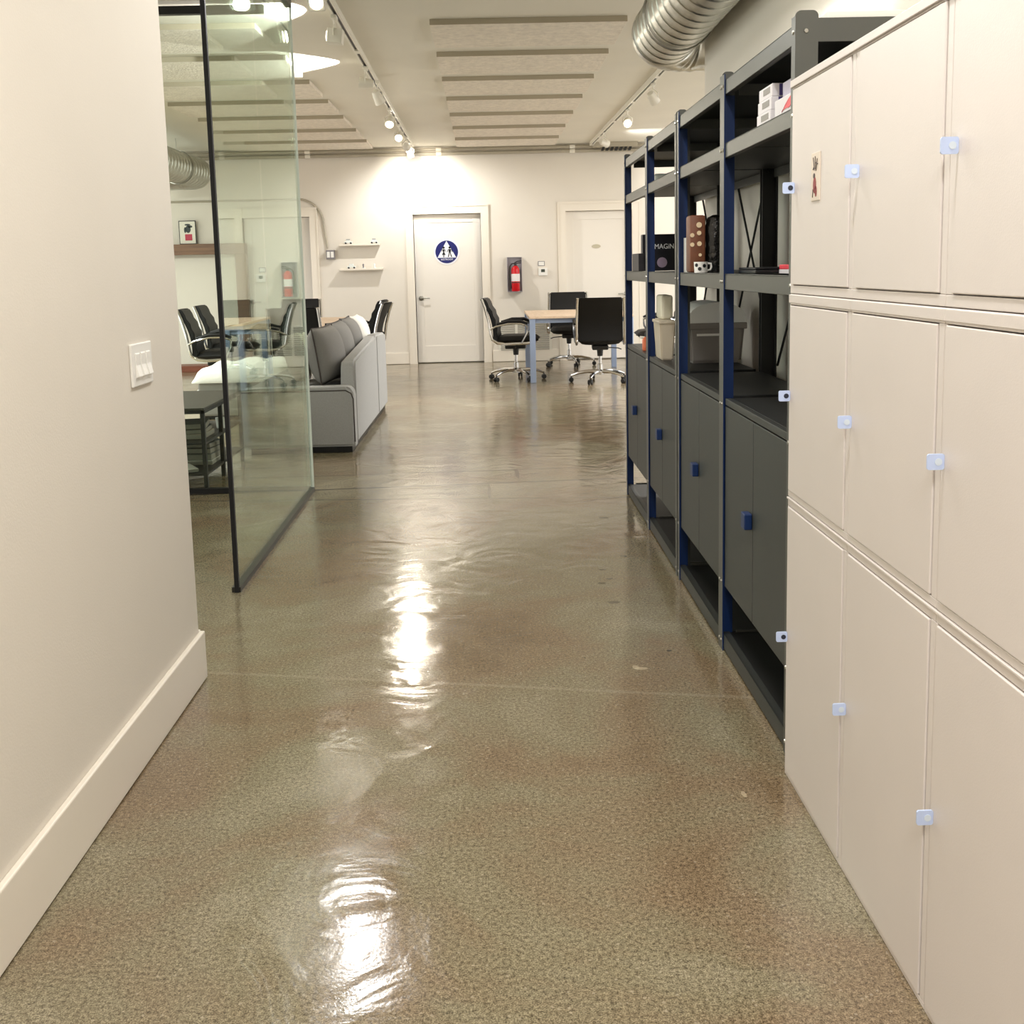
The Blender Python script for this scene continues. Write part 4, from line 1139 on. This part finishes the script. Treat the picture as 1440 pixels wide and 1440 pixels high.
# ottoman with a white cover
ot = thing('ottoman', 'low grey upholstered ottoman under a white quilt at the left', 'ottoman', (-2.16, 10.1, 0))
one('base', SOFAM, ot, lambda bm: box(bm, -0.48, 0.32, -0.38, 0.38, 0.03, 0.33, 0.03, seg=3), True, 50)
one('foot', BLACK, ot, lambda bm: box(bm, -0.44, 0.28, -0.34, 0.34, 0.0, 0.031))
qt = thing('quilt', 'white crumpled quilt heaped on the low ottoman', 'quilt', (-2.255, 10.08, 0.334))
def quilt(bm):
    n = 26; V = {}
    for i in range(n + 1):
        for j in range(n + 1):
            u, v = -1 + 2 * i / n, -1 + 2 * j / n
            e = max(abs(u), abs(v))
            h_ = 0.17 * (1 - abs(u) ** 5) ** 0.5 * (1 - abs(v) ** 5) ** 0.5 if e < 1 else 0
            h_ += 0.018 * math.sin(u * 9 + v * 4) * (1 - e ** 4) + 0.014 * math.sin(v * 13 - u * 5) * (1 - e ** 4)
            h_ *= (0.75 + 0.25 * (1 - u) / 2 + 0.15 * math.sin(u * 2.2))
            V[i, j] = bm.verts.new((u * 0.42, v * 0.41, h_ + 0.012))
    W = {}
    for i in range(n + 1):
        for j in range(n + 1):
            W[i, j] = bm.verts.new((V[i, j].co.x, V[i, j].co.y, 0.0))
    for i in range(n):
        for j in range(n):
            bm.faces.new((V[i, j], V[i + 1, j], V[i + 1, j + 1], V[i, j + 1]))
            bm.faces.new((W[i, j], W[i, j + 1], W[i + 1, j + 1], W[i + 1, j]))
        bm.faces.new((V[i, 0], W[i, 0], W[i + 1, 0], V[i + 1, 0])); bm.faces.new((V[i, n], V[i + 1, n], W[i + 1, n], W[i, n]))
        bm.faces.new((V[0, i], V[0, i + 1], W[0, i + 1], W[0, i])); bm.faces.new((V[n, i], W[n, i], W[n, i + 1], V[n, i + 1]))
one('cover', WHITECL, qt, quilt, True, 70)

# ------------------------------------------------------------------ black side table with shelves and its contents
tt = thing('console_table', 'low dark metal three-tier table behind the glass at the left', 'table', (-1.97, 7.03, 0))
TX0, TX1, TY0, TY1 = -0.24, 0.225, -0.50, 0.50
bx('tabletop', TABLET, tt, TX0, TX1, TY0, TY1, 0.485, 0.50, 0.002)
def tfr(bm):
    for a, b, c, d in ((TX0, TX1, TY0, TY0 + 0.02), (TX0, TX1, TY1 - 0.02, TY1), (TX0, TX0 + 0.02, TY0, TY1), (TX1 - 0.02, TX1, TY0, TY1)):
        box(bm, a, b, c, d, 0.465, 0.4845)
one('frame', TABLEM, tt, tfr)
for z in (0.275, 0.085):
    bx('shelf', TABLEM, tt, TX0 + 0.002, TX1 - 0.002, TY0 + 0.002, TY1 - 0.002, z, z + 0.014)
for sx in (TX0 + 0.012, TX1 - 0.012):
    for sy in (TY0 + 0.012, -0.06, TY1 - 0.012):
        bx('leg', TABLEM, tt, sx - 0.012, sx + 0.012, sy - 0.012, sy + 0.012, 0, 0.4648)
PAGES = mat('book_pages', (134, 130, 116), 0.7)
def stack(name, label, cat, x, y, z, w_, d_, h_, m_, rz=0.0, grp=None):
    t = thing(name, label, cat, (x, y, z), rz, grp)
    bx('cover', m_, t, -w_ / 2, w_ / 2, -d_ / 2, d_ / 2, 0, h_, 0.003)
    if h_ > 0.014: bx('pages', PAGES, t, -w_ / 2 + 0.004, w_ / 2 + 0.0012, -d_ / 2 - 0.0012, d_ / 2 - 0.004, 0.003, h_ - 0.003)
    return t
BKS = [mat('slate_cover', (92, 98, 92), 0.5), mat('dark_green_cover', (50, 62, 52), 0.5), mat('tan_cover', (168, 158, 138), 0.5), mat('charcoal_cover', (44, 46, 44), 0.5), mat('pale_cover', (204, 202, 186), 0.5)]
z = 0.2895
for k, (h_, mi, lb) in enumerate(((0.03, 2, 'tan hardback at the bottom of the middle-tier stack on the dark table'), (0.028, 3, 'charcoal book in the middle of the middle-tier stack on the dark table'), (0.034, 1, 'dark green book on top of the middle-tier stack on the dark table'))):
    stack('book', lb, 'book', -1.90, 6.80 + 0.01 * k, z, 0.22 - 0.015 * k, 0.26, h_, BKS[mi], 0.08 * k, 'books on the middle tier'); z += h_ + 0.0006
z = 0.0995
for k, (h_, mi, lb) in enumerate(((0.026, 4, 'pale book at the bottom of the lowest-tier stack on the dark table'), (0.04, 0, 'slate book second in the lowest-tier stack on the dark table'), (0.034, 3, 'charcoal book third in the lowest-tier stack on the dark table'), (0.03, 0, 'slate book on top of the lowest-tier stack on the dark table'))):
    stack('book', lb, 'book', -1.895, 6.97 + 0.008 * k, z, 0.21, 0.28 - 0.02 * k, h_, BKS[mi], -0.06 * k, 'books on the lowest tier'); z += h_ + 0.0006
stack('book', 'white open magazine leaning at the front of the lowest tier of the dark table', 'magazine', -1.93, 6.66, 0.0995, 0.14, 0.22, 0.02, BKS[4], 0.5)
tag(one('cup', WHITEP, None, lambda bm: lathe(bm, [(0, 0.2895), (0.03, 0.2895), (0.036, 0.36), (0.032, 0.36), (0.027, 0.296), (0, 0.296)], 18, Matrix.Translation((-1.80, 7.15, 0))), True), 'small white cup on the middle tier of the dark table', 'cup')

# light aimed at the wall above the shelving, from the corridor ceiling
spot('wall_washer', (0.35, 3.2, 2.86), (1.2, 3.75, 2.30), 60, 62, 0.6, 0.03)
